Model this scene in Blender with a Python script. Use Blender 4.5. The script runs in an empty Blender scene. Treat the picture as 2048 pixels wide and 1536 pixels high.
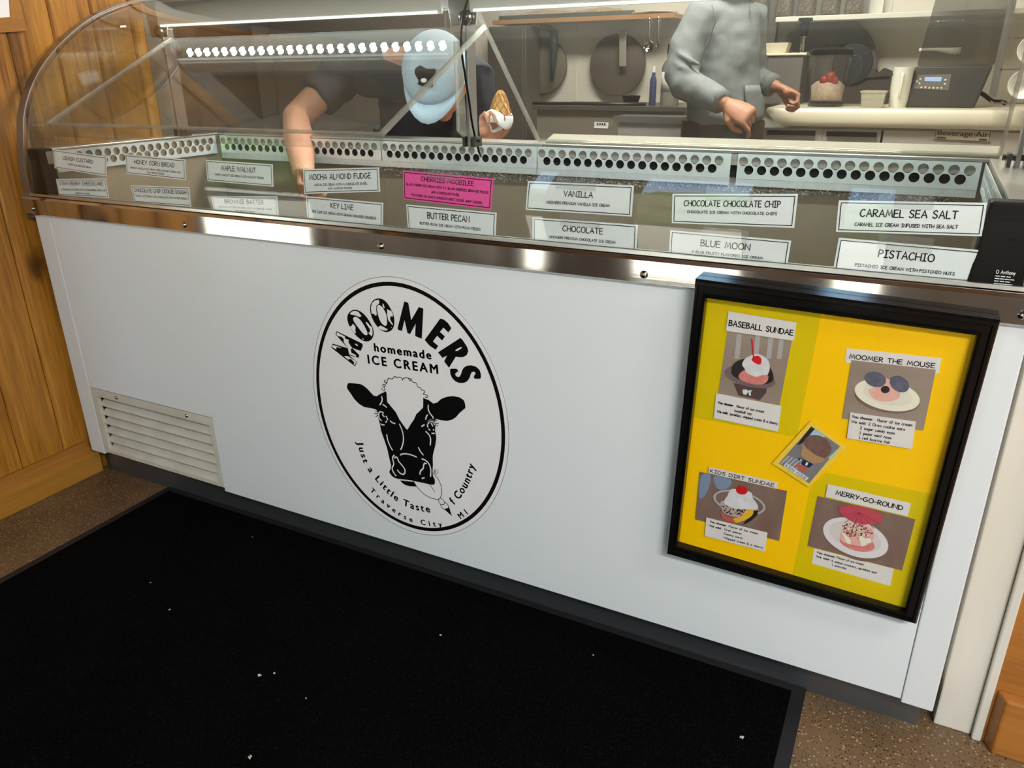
import bpy, math, random
from mathutils import Vector, Matrix
from mathutils.geometry import tessellate_polygon
random.seed(7)
S = bpy.context.scene
COL = S.collection
PI = math.pi

# ---------------------------------------------------------------- camera
FPX = 1540.0
CAM = Vector((0.0, -1.3, 1.175))
def _axes():
    vh = -Vector(((-2172 - 1024) / FPX, (176 - 768) / FPX, 1.0))
    vv = Vector(((1073 - 1024) / FPX, (4540 - 768) / FPX, 1.0))
    X = vh.normalized()
    D = (vv - X * vv.dot(X)).normalized()
    Z = -D
    Y = Z.cross(X)
    return X, Y, Z
AX, AY, AZ = _axes()          # world axes written in lens axes (right, down, forward)
def wray(px, py):
    c = Vector(((px - 1024) / FPX, (py - 768) / FPX, 1.0))
    return Vector((AX.dot(c), AY.dot(c), AZ.dot(c)))
def at(px, py, y, k=0.0, z0=0.0):
    """point of the plane Y = y + k*(Z - z0) that the photograph shows at (px, py)"""
    d = wray(px, py)
    t = (y + k * (CAM.z - z0) - CAM.y) / (d.y - k * d.z)
    return CAM + d * t
def atx(px, py, x):
    d = wray(px, py); return CAM + d * ((x - CAM.x) / d.x)
def atz(px, py, z):
    d = wray(px, py); return CAM + d * ((z - CAM.z) / d.z)

cam = bpy.data.objects.new('camera', bpy.data.cameras.new('camera'))
COL.objects.link(cam)
cam.data.sensor_width = 36.0
cam.data.lens = 36.0 * FPX / 2048.0
cam.data.clip_start = 0.02
right = Vector((AX.x, AY.x, AZ.x)); down = Vector((AX.y, AY.y, AZ.y)); fwd = Vector((AX.z, AY.z, AZ.z))
M = Matrix.Identity(4)
for i in range(3):
    M[i][0] = right[i]; M[i][1] = -down[i]; M[i][2] = -fwd[i]; M[i][3] = CAM[i]
cam.matrix_world = M
S.camera = cam

S.view_settings.view_transform = 'Standard'
S.view_settings.look = 'None'
S.view_settings.gamma = 1.0
S.view_settings.use_curve_mapping = False
S.view_settings.exposure = 0.55
try:
    S.cycles.transparent_max_bounces = 24
    S.cycles.max_bounces = 8
    S.cycles.glossy_bounces = 5
    S.cycles.sample_clamp_indirect = 6.0
except Exception:
    pass

# ---------------------------------------------------------------- sky, sun, lamps
W = bpy.data.worlds.new('sky'); S.world = W
W.use_nodes = True
nt = W.node_tree
bg = nt.nodes['Background']
sky = nt.nodes.new('ShaderNodeTexSky')
sky.sky_type = 'NISHITA'
sky.sun_disc = False
sky.sun_elevation = math.radians(48)
sky.sun_rotation = math.radians(30)
nt.links.new(sky.outputs[0], bg.inputs[0])
bg.inputs[1].default_value = 0.75

def lamp(name, kind, loc, rot, energy, color, **kw):
    l = bpy.data.lights.new(name, kind); l.energy = energy; l.color = color
    for k, v in kw.items(): setattr(l, k, v)
    o = bpy.data.objects.new(name, l); COL.objects.link(o)
    o.location = loc; o.rotation_euler = rot
    return o
sun = lamp('sun', 'SUN', (-1, -4, 9), (0, 0, 0), 20.0, (1.0, 0.95, 0.87), angle=0.02)
sun.rotation_euler = Vector((0.10, 0.40, -1.0)).to_track_quat('-Z', 'Y').to_euler()
# ceiling lamps added out of view to light shop and kitchen; housings further down
ADDED_LAMPS = [((1.75, -0.95, 2.58), 1.3, 0.5, 22, (1.0, 1.0, 0.98)),
         ((1.55, -2.50, 2.58), 1.3, 0.5, 98, (1.0, 1.0, 0.98)),
         ((-0.85, 1.75, 2.58), 1.5, 0.4, 72, (1.0, 0.945, 0.85))]
for (lc, lx, ly, en, cl) in ADDED_LAMPS:
    lamp('added_ceiling_lamp', 'AREA', lc, (0, 0, 0), en, cl, shape='RECTANGLE', size=lx, size_y=ly)

# ---------------------------------------------------------------- materials
MATS = {}
def mat(name, col, rough=0.5, metal=0.0, spec=0.5, emit=None, estr=0.0, noise=None, bump=None, coat=0.0):
    """noise = (scale xyz, amount, second colour)   bump = (scale xyz, strength)"""
    m = bpy.data.materials.new(name); m.use_nodes = True
    t = m.node_tree; b = t.nodes['Principled BSDF']
    b.inputs['Base Color'].default_value = (*col, 1)
    b.inputs['Roughness'].default_value = rough
    b.inputs['Metallic'].default_value = metal
    b.inputs['Specular IOR Level'].default_value = spec
    if coat: b.inputs['Coat Weight'].default_value = coat; b.inputs['Coat Roughness'].default_value = 0.08
    if emit: b.inputs['Emission Color'].default_value = (*emit, 1); b.inputs['Emission Strength'].default_value = estr
    if noise or bump:
        tc = t.nodes.new('ShaderNodeTexCoord')
    if noise:
        sc, am, c2 = noise
        mp = t.nodes.new('ShaderNodeMapping'); mp.inputs['Scale'].default_value = sc
        nz = t.nodes.new('ShaderNodeTexNoise'); nz.inputs['Scale'].default_value = 1.0; nz.inputs['Detail'].default_value = 6
        rp = t.nodes.new('ShaderNodeValToRGB')
        rp.color_ramp.elements[0].position = 0.5 - am; rp.color_ramp.elements[1].position = 0.5 + am
        rp.color_ramp.elements[0].color = (*col, 1); rp.color_ramp.elements[1].color = (*c2, 1)
        t.links.new(tc.outputs['Object'], mp.inputs[0]); t.links.new(mp.outputs[0], nz.inputs[0])
        t.links.new(nz.outputs[0], rp.inputs[0]); t.links.new(rp.outputs[0], b.inputs['Base Color'])
    if bump:
        sc, st = bump
        mp = t.nodes.new('ShaderNodeMapping'); mp.inputs['Scale'].default_value = sc
        nz = t.nodes.new('ShaderNodeTexNoise'); nz.inputs['Scale'].default_value = 1.0; nz.inputs['Detail'].default_value = 5
        bp = t.nodes.new('ShaderNodeBump'); bp.inputs['Strength'].default_value = st; bp.inputs['Distance'].default_value = 0.01
        t.links.new(tc.outputs['Object'], mp.inputs[0]); t.links.new(mp.outputs[0], nz.inputs[0])
        t.links.new(nz.outputs[0], bp.inputs['Height']); t.links.new(bp.outputs[0], b.inputs['Normal'])
    MATS[name] = m
    return m

def clear(name, tint=(0.95, 0.96, 0.95), rough=0.0, ior=1.45, haze=0.0, hcol=(0.6, 0.6, 0.6)):
    """thin clear sheet: what is behind it plus the reflection of what is in front of it"""
    m = bpy.data.materials.new(name); m.use_nodes = True
    t = m.node_tree; t.nodes.clear()
    o = t.nodes.new('ShaderNodeOutputMaterial'); tr = t.nodes.new('ShaderNodeBsdfTransparent')
    tr.inputs[0].default_value = (*tint, 1)
    gl = t.nodes.new('ShaderNodeBsdfGlossy'); gl.inputs['Roughness'].default_value = rough
    fr = t.nodes.new('ShaderNodeFresnel'); fr.inputs['IOR'].default_value = ior
    mx = t.nodes.new('ShaderNodeMixShader')
    ge = t.nodes.new('ShaderNodeNewGeometry'); sel = t.nodes.new('ShaderNodeMix'); sel.data_type = 'FLOAT'
    sel.inputs[2].default_value = ior; sel.inputs[3].default_value = 1.0 / ior     # the same mirror share from either face
    t.links.new(ge.outputs['Backfacing'], sel.inputs[0]); t.links.new(sel.outputs[0], fr.inputs['IOR'])
    t.links.new(fr.outputs[0], mx.inputs[0])
    if haze:
        df = t.nodes.new('ShaderNodeBsdfDiffuse'); df.inputs[0].default_value = (*hcol, 1)
        m2 = t.nodes.new('ShaderNodeMixShader'); m2.inputs[0].default_value = haze
        t.links.new(tr.outputs[0], m2.inputs[1]); t.links.new(df.outputs[0], m2.inputs[2])
        t.links.new(m2.outputs[0], mx.inputs[1])
    else:
        t.links.new(tr.outputs[0], mx.inputs[1])
    t.links.new(gl.outputs[0], mx.inputs[2]); t.links.new(mx.outputs[0], o.inputs[0])
    MATS[name] = m
    return m

def wood(name, dark, light, along='Z', seed=0.0, knots=True, rough=0.38):
    m = bpy.data.materials.new(name); m.use_nodes = True
    t = m.node_tree; b = t.nodes['Principled BSDF']; L = t.links.new
    b.inputs['Roughness'].default_value = rough
    tc = t.nodes.new('ShaderNodeTexCoord')
    mp = t.nodes.new('ShaderNodeMapping'); mp.inputs['Location'].default_value = (seed, seed, seed)
    s = {'Z': (1, 1, 0.06), 'Y': (1, 0.06, 1), 'X': (0.06, 1, 1)}[along]
    mp.inputs['Scale'].default_value = s
    L(tc.outputs['Object'], mp.inputs[0])
    n1 = t.nodes.new('ShaderNodeTexNoise'); n1.inputs['Scale'].default_value = 9; n1.inputs['Detail'].default_value = 4; n1.inputs['Distortion'].default_value = 0.6
    n2 = t.nodes.new('ShaderNodeTexNoise'); n2.inputs['Scale'].default_value = 130; n2.inputs['Detail'].default_value = 3
    L(mp.outputs[0], n1.inputs[0]); L(mp.outputs[0], n2.inputs[0])
    ad = t.nodes.new('ShaderNodeMath'); ad.operation = 'MULTIPLY_ADD'; ad.inputs[1].default_value = 0.45
    L(n2.outputs[0], ad.inputs[0]); L(n1.outputs[0], ad.inputs[2])
    rp = t.nodes.new('ShaderNodeValToRGB')
    rp.color_ramp.elements[0].position = 0.45; rp.color_ramp.elements[1].position = 0.95
    rp.color_ramp.elements[0].color = (*dark, 1); rp.color_ramp.elements[1].color = (*light, 1)
    L(ad.outputs[0], rp.inputs[0])
    out = rp.outputs[0]
    if knots:
        mk = t.nodes.new('ShaderNodeMapping'); mk.inputs['Location'].default_value = (0.0, 0.37 + seed, 0.11 + seed)
        mk.inputs['Scale'].default_value = {'Z': (1, 1, 0.55), 'Y': (1, .55, 1), 'X': (.55, 1, 1)}[along]
        L(tc.outputs['Object'], mk.inputs[0])
        nd = t.nodes.new('ShaderNodeTexNoise'); nd.inputs['Scale'].default_value = 22; L(mk.outputs[0], nd.inputs[0])
        mv = t.nodes.new('ShaderNodeVectorMath'); mv.operation = 'MULTIPLY_ADD'; mv.inputs[1].default_value = (0.035, 0.035, 0.035)
        L(nd.outputs['Color'], mv.inputs[0]); L(mk.outputs[0], mv.inputs[2])
        vo = t.nodes.new('ShaderNodeTexVoronoi'); vo.inputs['Scale'].default_value = 3.3; L(mv.outputs[0], vo.inputs['Vector'])
        kr = t.nodes.new('ShaderNodeValToRGB'); kr.color_ramp.elements[0].position = 0.045; kr.color_ramp.elements[1].position = 0.13
        kr.color_ramp.elements[0].color = (0.16, 0.13, 0.12, 1); kr.color_ramp.elements[1].color = (1, 1, 1, 1)
        L(vo.outputs['Distance'], kr.inputs[0])
        mu = t.nodes.new('ShaderNodeMix'); mu.data_type = 'RGBA'; mu.blend_type = 'MULTIPLY'; mu.inputs[0].default_value = 1.0
        L(out, mu.inputs[6]); L(kr.outputs[0], mu.inputs[7]); out = mu.outputs[2]
    L(out, b.inputs['Base Color'])
    MATS[name] = m
    return m

def speckle(name, base, c_light, c_dark, scale, rough=0.5, thr=0.16, bump=0.0):
    m = bpy.data.materials.new(name); m.use_nodes = True
    t = m.node_tree; b = t.nodes['Principled BSDF']; L = t.links.new
    b.inputs['Roughness'].default_value = rough
    tc = t.nodes.new('ShaderNodeTexCoord')
    n = t.nodes.new('ShaderNodeTexNoise'); n.inputs['Scale'].default_value = 5; n.inputs['Detail'].default_value = 8
    L(tc.outputs['Object'], n.inputs[0])
    r0 = t.nodes.new('ShaderNodeValToRGB'); r0.color_ramp.elements[0].position = .3; r0.color_ramp.elements[1].position = .7
    r0.color_ramp.elements[0].color = (*[c * 0.7 for c in base], 1); r0.color_ramp.elements[1].color = (*[c * 1.25 for c in base], 1)
    L(n.outputs[0], r0.inputs[0]); out = r0.outputs[0]
    for i, (c, sc, th) in enumerate(((c_light, scale, thr), (c_dark, scale * 1.35, thr * 1.1))):
        v = t.nodes.new('ShaderNodeTexVoronoi'); v.inputs['Scale'].default_value = sc; v.inputs['Randomness'].default_value = 1.0
        mp = t.nodes.new('ShaderNodeMapping'); mp.inputs['Location'].default_value = (i * 3.1, i * 1.7, 0)
        L(tc.outputs['Object'], mp.inputs[0]); L(mp.outputs[0], v.inputs['Vector'])
        sx = t.nodes.new('ShaderNodeSeparateColor'); L(v.outputs['Color'], sx.inputs[0])
        mm = t.nodes.new('ShaderNodeMath'); mm.operation = 'MULTIPLY'; mm.inputs[1].default_value = th * 2
        L(sx.outputs[0], mm.inputs[0])
        lt = t.nodes.new('ShaderNodeMath'); lt.operation = 'LESS_THAN'; L(v.outputs['Distance'], lt.inputs[0]); L(mm.outputs[0], lt.inputs[1])
        mx = t.nodes.new('ShaderNodeMix'); mx.data_type = 'RGBA'
        L(lt.outputs[0], mx.inputs[0]); L(out, mx.inputs[6]); mx.inputs[7].default_value = (*c, 1); out = mx.outputs[2]
    L(out, b.inputs['Base Color'])
    if bump:
        n3 = t.nodes.new('ShaderNodeTexNoise'); n3.inputs['Scale'].default_value = scale * 3
        L(tc.outputs['Object'], n3.inputs[0])
        bp = t.nodes.new('ShaderNodeBump'); bp.inputs['Strength'].default_value = bump; bp.inputs['Distance'].default_value = 0.004
        L(n3.outputs[0], bp.inputs['Height']); L(bp.outputs[0], b.inputs['Normal'])
    MATS[name] = m
    return m

pine = wood('pine', (0.115, 0.037, 0.003), (0.64, 0.285, 0.034), 'Z')
pine_h = wood('pine_flat', (0.25, 0.09, 0.010), (0.46, 0.20, 0.030), 'Y', 1.3)
pine_r = wood('pine_right', (0.24, 0.08, 0.012), (0.46, 0.18, 0.03), 'X', 2.1)
concrete = speckle('concrete', (0.150, 0.090, 0.042), (0.32, 0.24, 0.15), (0.045, 0.026, 0.014), 150, 0.45, 0.19)
carpet = speckle('mat_carpet', (0.0022, 0.0022, 0.0023), (0.012, 0.012, 0.012), (0.001, 0.001, 0.001), 260, 0.95, 0.2, 1.0)
carpet.node_tree.nodes['Principled BSDF'].inputs['Specular IOR Level'].default_value = 0.04
rubber = mat('mat_rubber', (0.008, 0.008, 0.009), 0.6)
enamel = mat('white_enamel', (0.73, 0.76, 0.77), 0.32)
enamel_w = mat('white_enamel_corner', (0.72, 0.74, 0.74), 0.35)
cream_paint = mat('cream_paint', (0.74, 0.70, 0.62), 0.4, noise=((9, 9, 1.5), 0.35, (0.60, 0.55, 0.46)))
grille_p = mat('grille_paint', (0.66, 0.64, 0.56), 0.45, noise=((12, 12, 12), 0.3, (0.52, 0.48, 0.38)))
shade_black = mat('painted_shade', (0.01, 0.01, 0.01), 0.9)  # flat black that stands in for shade inside openings
steel = mat('stainless', (0.52, 0.52, 0.51), 0.07, 1.0, bump=((2, 300, 300), 0.004))
steel_d = mat('stainless_dull', (0.42, 0.42, 0.42), 0.38, 1.0, bump=((2, 200, 200), 0.006))
kick_m = mat('kick_steel', (0.20, 0.205, 0.215), 0.42, 0.9)
alu = mat('aluminium', (0.72, 0.72, 0.70), 0.3, 1.0)
galv = mat('galvanised', (0.78, 0.84, 0.87), 0.3, 0.45, noise=((60, 60, 60), 0.25, (0.66, 0.72, 0.75)))
liner = mat('liner_taupe', (0.26, 0.215, 0.16), 0.4, noise=((7, 7, 7), 0.35, (0.215, 0.18, 0.132)))
frost_m = speckle('frost', (0.30, 0.28, 0.24), (0.75, 0.75, 0.73), (0.10, 0.08, 0.06), 190, 0.6, 0.26, 0.6)
black_pl = mat('black_plastic', (0.005, 0.005, 0.006), 0.35, spec=0.12)
black_gl = mat('black_lacquer', (0.004, 0.004, 0.004), 0.12, spec=0.3)
black_ink = mat('black_ink', (0.003, 0.003, 0.003), 0.55, spec=0.08)
sticker_w = mat('sticker_vinyl', (0.80, 0.775, 0.775), 0.4, spec=0.25)
paper = mat('card_paper', (0.90, 0.91, 0.92), 0.45)
pink_p = mat('pink_card', (1.0, 0.105, 0.42), 0.45)
paper_c = mat('caption_paper', (0.72, 0.68, 0.64), 0.6)
white_pl = mat('white_plastic', (0.78, 0.77, 0.70), 0.35)
cream_pl = mat('cream_plastic', (0.80, 0.75, 0.60), 0.3)
led_m = mat('led_white', (1, 1, 1), 0.4, emit=(0.88, 1.0, 0.95), estr=150.0)
glass_f = clear('case_glass', (0.94, 0.955, 0.945))
acrylic = clear('acrylic_clear', (0.90, 0.90, 0.885), ior=1.42, haze=0.02)
acryl_e = clear('acrylic_edge', (0.80, 0.78, 0.74), rough=0.08, haze=0.22, hcol=(0.8, 0.78, 0.72))
tape_m = clear('clear_tape', (0.93, 0.93, 0.92), rough=0.12, haze=0.10, hcol=(0.8, 0.8, 0.8))
pane_m = clear('pane_glass', (0.93, 0.95, 0.94))

# ---------------------------------------------------------------- mesh helpers
class MB:
    def __init__(s): s.v = []; s.f = []; s.mi = []; s.m = 0
    def add(s, vs, fs):
        o = len(s.v); s.v += [tuple(p) for p in vs]
        for f in fs: s.f.append(tuple(i + o for i in f)); s.mi.append(s.m)
        return s
    def box(s, x0, x1, y0, y1, z0, z1):
        return s.hexa([(x0, y0, z0), (x1, y0, z0), (x1, y1, z0), (x0, y1, z0)], [(x0, y0, z1), (x1, y0, z1), (x1, y1, z1), (x0, y1, z1)])
    def hexa(s, a, b):
        n = len(a)
        fs = [tuple(range(n))[::-1], tuple(range(n, 2 * n))]
        for i in range(n): j = (i + 1) % n; fs.append((i, j, n + j, n + i))
        return s.add(list(a) + list(b), fs)
    def loft(s, rings, cap=True, closed=True):
        n = len(rings[0]); vs = [p for r in rings for p in r]; fs = []
        for k in range(len(rings) - 1):
            for i in range(n if closed else n - 1):
                j = (i + 1) % n
                fs.append((k * n + i, k * n + j, (k + 1) * n + j, (k + 1) * n + i))
        if cap and closed: fs.append(tuple(range(n))[::-1]); fs.append(tuple((len(rings) - 1) * n + i for i in range(n)))
        return s.add(vs, fs)
    def tube(s, pts, rad, n=10, round_ends=False):
        pts = [Vector(p) for p in pts]
        if not isinstance(rad, (list, tuple)): rad = [rad] * len(pts)
        rad = list(rad)
        if round_ends:
            d0 = (pts[0] - pts[1]).normalized(); d1 = (pts[-1] - pts[-2]).normalized()
            P0, R0, P1, R1 = [], [], [], []
            for a in (80, 55, 28):
                P0.append(pts[0] + d0 * rad[0] * math.sin(math.radians(a))); R0.append(rad[0] * math.cos(math.radians(a)))
                P1.insert(0, pts[-1] + d1 * rad[-1] * math.sin(math.radians(a))); R1.insert(0, rad[-1] * math.cos(math.radians(a)))
            pts = P0 + pts + P1; rad = R0 + rad + R1
        rings = []; up = None
        for i, p in enumerate(pts):
            a = pts[max(i - 1, 0)]; b = pts[min(i + 1, len(pts) - 1)]
            d = (b - a).normalized()
            if up is None:
                up = Vector((0, 0, 1)) if abs(d.z) < 0.9 else Vector((1, 0, 0))
            u = d.cross(up).normalized(); w = u.cross(d).normalized(); up = w
            rings.append([p + (u * math.cos(2 * PI * k / n) + w * math.sin(2 * PI * k / n)) * rad[i] for k in range(n)])
        return s.loft(rings)
    def lathe(s, prof, c=(0, 0, 0), n=24, axis='Z', tilt=None):
        rings = []
        for r, h in prof:
            r = max(r, 1e-5)
            ring = []
            for k in range(n):
                a = 2 * PI * k / n
                p = Vector((r * math.cos(a), r * math.sin(a), h))
                if axis == 'Y': p = Vector((p.x, p.z, p.y))
                if axis == 'X': p = Vector((p.z, p.x, p.y))
                if tilt is not None: p = tilt @ p
                ring.append(p + Vector(c))
            rings.append(ring)
        return s.loft(rings)
    def ball(s, c, r, n=14, m=9):
        r = (r, r, r) if not isinstance(r, (tuple, list)) else r
        rings = []
        for i in range(m + 1):
            t = PI * (i / m); t = min(max(t, 0.03), PI - 0.03)
            rings.append([(c[0] + r[0] * math.sin(t) * math.cos(2 * PI * k / n), c[1] + r[1] * math.sin(t) * math.sin(2 * PI * k / n), c[2] - r[2] * math.cos(t)) for k in range(n)])
        return s.loft(rings)
    def poly(s, loops, fn=lambda p: p, thick=None):
        """flat shape with holes; loops of 2-D points, fn lifts a 2-D point into space; thick = offset vector"""
        flat = [p for l in loops for p in l]
        tri = tessellate_polygon([[Vector((p[0], p[1], 0)) for p in l] for l in loops])
        vs = [Vector(fn(p)) for p in flat]
        fs = [tuple(t) for t in tri]
        if thick is None: return s.add(vs, fs)
        t = Vector(thick); n = len(vs)
        fs2 = fs + [tuple(i + n for i in f[::-1]) for f in fs]
        o = 0
        for l in loops:
            m = len(l)
            for i in range(m): j = (i + 1) % m; fs2.append((o + i, o + j, n + o + j, n + o + i))
            o += m
        return s.add(vs + [v + t for v in vs], fs2)
    def build(s, name, material, parent=None, smooth=False, loc=None, bevel=0, auto=None):
        me = bpy.data.meshes.new(name)
        base = Vector(loc) if loc is not None else Vector((0, 0, 0))
        me.from_pydata([tuple(Vector(p) - base) for p in s.v], [], s.f)
        me.update()
        ms = material if isinstance(material, (list, tuple)) else [material]
        for m in ms: me.materials.append(m)
        if len(ms) > 1: me.polygons.foreach_set('material_index', s.mi)
        if smooth or auto:
            me.polygons.foreach_set('use_smooth', [True] * len(me.polygons))
        import bmesh
        bm = bmesh.new(); bm.from_mesh(me)
        bmesh.ops.recalc_face_normals(bm, faces=bm.faces)
        if auto:
            for e in bm.edges:
                if len(e.link_faces) == 2 and e.calc_face_angle(0) > math.radians(auto): e.smooth = False
        bm.to_mesh(me); bm.free()
        o = bpy.data.objects.new(name, me); COL.objects.link(o)
        o.location = base
        if bevel:
            b = o.modifiers.new('bevel', 'BEVEL'); b.width = bevel; b.segments = 2; b.limit_method = 'ANGLE'
        if parent is not None:
            o.parent = parent
            o.matrix_parent_inverse = Matrix.Translation(-WL[parent.name])
        WL[o.name] = base
        return o
WL = {}          # where each object's own zero lies in the room

def tag(o, label, cat, group=None, kind=None):
    o['label'] = label; o['category'] = cat
    if group: o['group'] = group
    if kind: o['kind'] = kind
    return o
def thing(name, loc, label, cat, group=None):
    e = bpy.data.objects.new(name, None); COL.objects.link(e); e.location = loc
    e.empty_display_size = 0.05
    WL[e.name] = Vector(loc)
    return tag(e, label, cat, group)
def struct(name, mb, m, **kw):
    o = mb.build(name, m, **kw); o['kind'] = 'structure'; return o
def lerp(a, b, t): return a + (b - a) * t
def smooth_line(pts, k=4, closed=False):
    n = len(pts); out = []
    rng = range(n if closed else n - 1)
    for i in rng:
        p0 = pts[(i - 1) % n] if closed else pts[max(i - 1, 0)]
        p1 = pts[i]; p2 = pts[(i + 1) % n]
        p3 = pts[(i + 2) % n] if closed else pts[min(i + 2, n - 1)]
        for q in range(k):
            t = q / k
            out.append(tuple(0.5 * ((2 * b) + (c - a) * t + (2 * a - 5 * b + 4 * c - d) * t * t + (-a + 3 * b - 3 * c + d) * t ** 3) for a, b, c, d in zip(p0, p1, p2, p3)))
    if not closed: out.append(tuple(pts[-1]))
    return out

# ---------------------------------------------------------------- hand-drawn lettering (strokes)
_G = {
'A': (.72, "0,0 .36,1 .72,0/.14,.36 .6,.36"), 'B': (.6, "0,0 0,1/~0,1 .38,.98 .46,.78 .3,.58 0,.54/~0,.54 .4,.5 .58,.27 .4,.04 0,0"),
'C': (.66, "~.62,.84 .5,.98 .3,.96 .1,.74 0,.42 .12,.1 .36,.0 .64,.16"), 'D': (.68, "0,0 0,1/~0,1 .36,.94 .62,.68 .66,.42 .5,.14 .2,.0 0,0"),
'E': (.58, ".56,1 .02,1 0,0 .58,.0/.02,.53 .5,.53"), 'F': (.56, ".56,1 .02,1 0,0/.02,.53 .46,.53"),
'G': (.74, "~.62,.86 .48,.98 .28,.95 .08,.7 .0,.38 .14,.08 .4,.0 .62,.12 .7,.4/.38,.42 .74,.42"), 'H': (.7, "0,0 0,1/.7,0 .7,1/0,.5 .7,.5"),
'I': (.5, "0,1 .5,1/.25,1 .25,0/0,0 .5,0"), 'J': (.6, ".2,1 .6,1/~.44,1 .44,.3 .34,.04 .16,.02 .0,.24"), 'K': (.6, "0,0 0,1/.54,1 .02,.46 .6,0"),
'L': (.52, "0,1 0,0 .52,.0"), 'M': (.86, "0,0 .16,1 .43,.2 .7,1 .86,0"), 'N': (.7, "0,0 .02,1 .68,0 .7,1"),
'O': (.78, "*~.39,1 .1,.84 0,.48 .12,.12 .39,0 .68,.14 .78,.5 .66,.86"), 'P': (.54, "0,0 0,1/~0,1 .4,.96 .54,.74 .4,.5 0,.44"),
'Q': (.8, "*~.39,1 .1,.84 0,.48 .12,.12 .39,0 .68,.14 .78,.5 .66,.86/.5,.3 .84,-.12"), 'R': (.6, "0,0 0,1/~0,1 .42,.94 .54,.74 .38,.52 0,.44/.14,.46 .6,0"),
'S': (.6, "~.56,.86 .4,1 .18,.96 .06,.76 .22,.56 .46,.44 .56,.24 .42,.04 .2,.0 .0,.16"), 'T': (.68, "0,1 .68,1/.34,1 .34,0"),
'U': (.66, "~0,1 .0,.4 .1,.06 .33,.0 .56,.08 .66,.4 .66,1"), 'V': (.66, "0,1 .33,0 .66,1"), 'W': (1.0, "0,1 .24,0 .5,.85 .76,0 1,1"),
'X': (.66, "0,0 .62,1/.04,1 .66,0"), 'Y': (.64, "0,1 .32,.46/.64,1 .2,0"), 'Z': (.64, "0,1 .62,1 0,0 .64,0"),
'a': (.46, "~.42,.54 .2,.6 .02,.4 .02,.14 .2,.0 .42,.2/.43,.58 .46,0"), 'b': (.46, "0,1 0,0/~0,.4 .2,.58 .42,.46 .44,.16 .24,.0 0,.12"),
'c': (.42, "~.4,.48 .24,.6 .05,.42 .02,.16 .2,.0 .42,.12"), 'd': (.46, ".44,1 .44,0/~.44,.44 .24,.58 .04,.42 .02,.14 .2,.0 .44,.16"),
'e': (.46, "~.04,.28 .44,.34 .38,.54 .2,.6 .04,.42 .02,.16 .18,.0 .42,.1"), 'f': (.42, "~.42,.94 .28,1 .18,.84 .16,.4 .16,0/0,.56 .38,.56"),
'g': (.46, "~.42,.54 .2,.6 .02,.4 .02,.18 .2,.06 .42,.24/~.44,.58 .44,-.2 .3,-.36 .06,-.3"), 'h': (.44, "0,1 0,0/~0,.34 .16,.58 .36,.52 .42,.3 .42,0"),
'i': (.08, ".04,.6 .04,0/.04,.82 .04,.86"), 'j': (.3, "~.26,.6 .26,-.2 .14,-.34 .0,-.26/.26,.82 .26,.86"), 'k': (.44, "0,1 0,0/.38,.6 .02,.26 .44,0"),
'l': (.08, ".04,1 .04,0"), 'm': (.74, "0,.6 0,0/~0,.38 .14,.58 .3,.52 .36,.3 .36,0/~.36,.36 .5,.58 .66,.52 .72,.3 .74,0"), 'n': (.44, "0,.6 0,0/~0,.36 .16,.58 .36,.52 .42,.3 .44,0"),
'o': (.46, "*~.24,.6 .06,.5 .0,.28 .08,.06 .24,.0 .42,.1 .46,.32 .4,.5"), 'p': (.46, "0,.6 0,-.36/~0,.4 .2,.6 .42,.46 .44,.2 .24,.02 0,.1"),
'r': (.36, "0,.6 .02,0/~.02,.34 .14,.54 .36,.56"), 's': (.4, "~.38,.52 .2,.6 .06,.46 .2,.34 .36,.22 .32,.06 .16,.0 .0,.08"), 't': (.4, ".2,.9 .2,.0/0,.6 .4,.6"),
'u': (.44, "~0,.6 .02,.2 .14,.0 .32,.08 .42,.3/.42,.6 .44,0"), 'v': (.42, "0,.6 .2,0 .42,.6"), 'w': (.66, "0,.6 .16,0 .33,.5 .5,0 .66,.6"), 'x': (.42, "0,0 .4,.6/.02,.6 .42,0"),
'y': (.44, "0,.6 .22,.06/.44,.6 .1,-.36"), 'z': (.42, "0,.6 .4,.6 0,0 .42,0"), 'q': (.46, "~.42,.54 .2,.6 .02,.4 .02,.18 .2,.02 .42,.2/.44,.58 .44,-.36"),
'1': (.4, ".06,.8 .22,1 .22,0/0,0 .4,0"), '2': (.5, "~.04,.8 .18,1 .42,.92 .44,.66 .22,.34 0,0/0,0 .5,.02"), '4': (.56, ".4,0 .4,1 0,.32 .56,.32"),
'&': (.66, "~.62,.02 .3,.5 .16,.78 .28,1 .44,.84 .3,.58 .06,.34 .06,.08 .28,.0 .48,.14 .62,.4"), ':': (.1, ".05,.5 .05,.56/.05,.06 .05,.12"), ',': (.14, ".12,.1 .02,-.16"),
'.': (.1, ".05,.0 .05,.06"), '-': (.36, "0,.42 .36,.42"), "'": (.1, ".05,1 .05,.78"), '/': (.4, "0,-.1 .4,1.05"), ' ': (.34, ""),
}
def strokes(text, gap=.2):
    out = []; x = 0.0
    for ch in text:
        w, g = _G.get(ch, _G[' '])
        for st in g.split('/'):
            if not st: continue
            closed = st[0] == '*'; st = st.lstrip('*'); sm = st[0] == '~'; st = st.lstrip('~')
            pts = [tuple(float(q) for q in p.split(',')) for p in st.split()]
            if sm: pts = smooth_line(pts, 3, closed)
            if closed: pts = pts + [pts[0]]
            out.append([(x + p[0], p[1]) for p in pts])
        x += w + gap
    return out, x - gap
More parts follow.
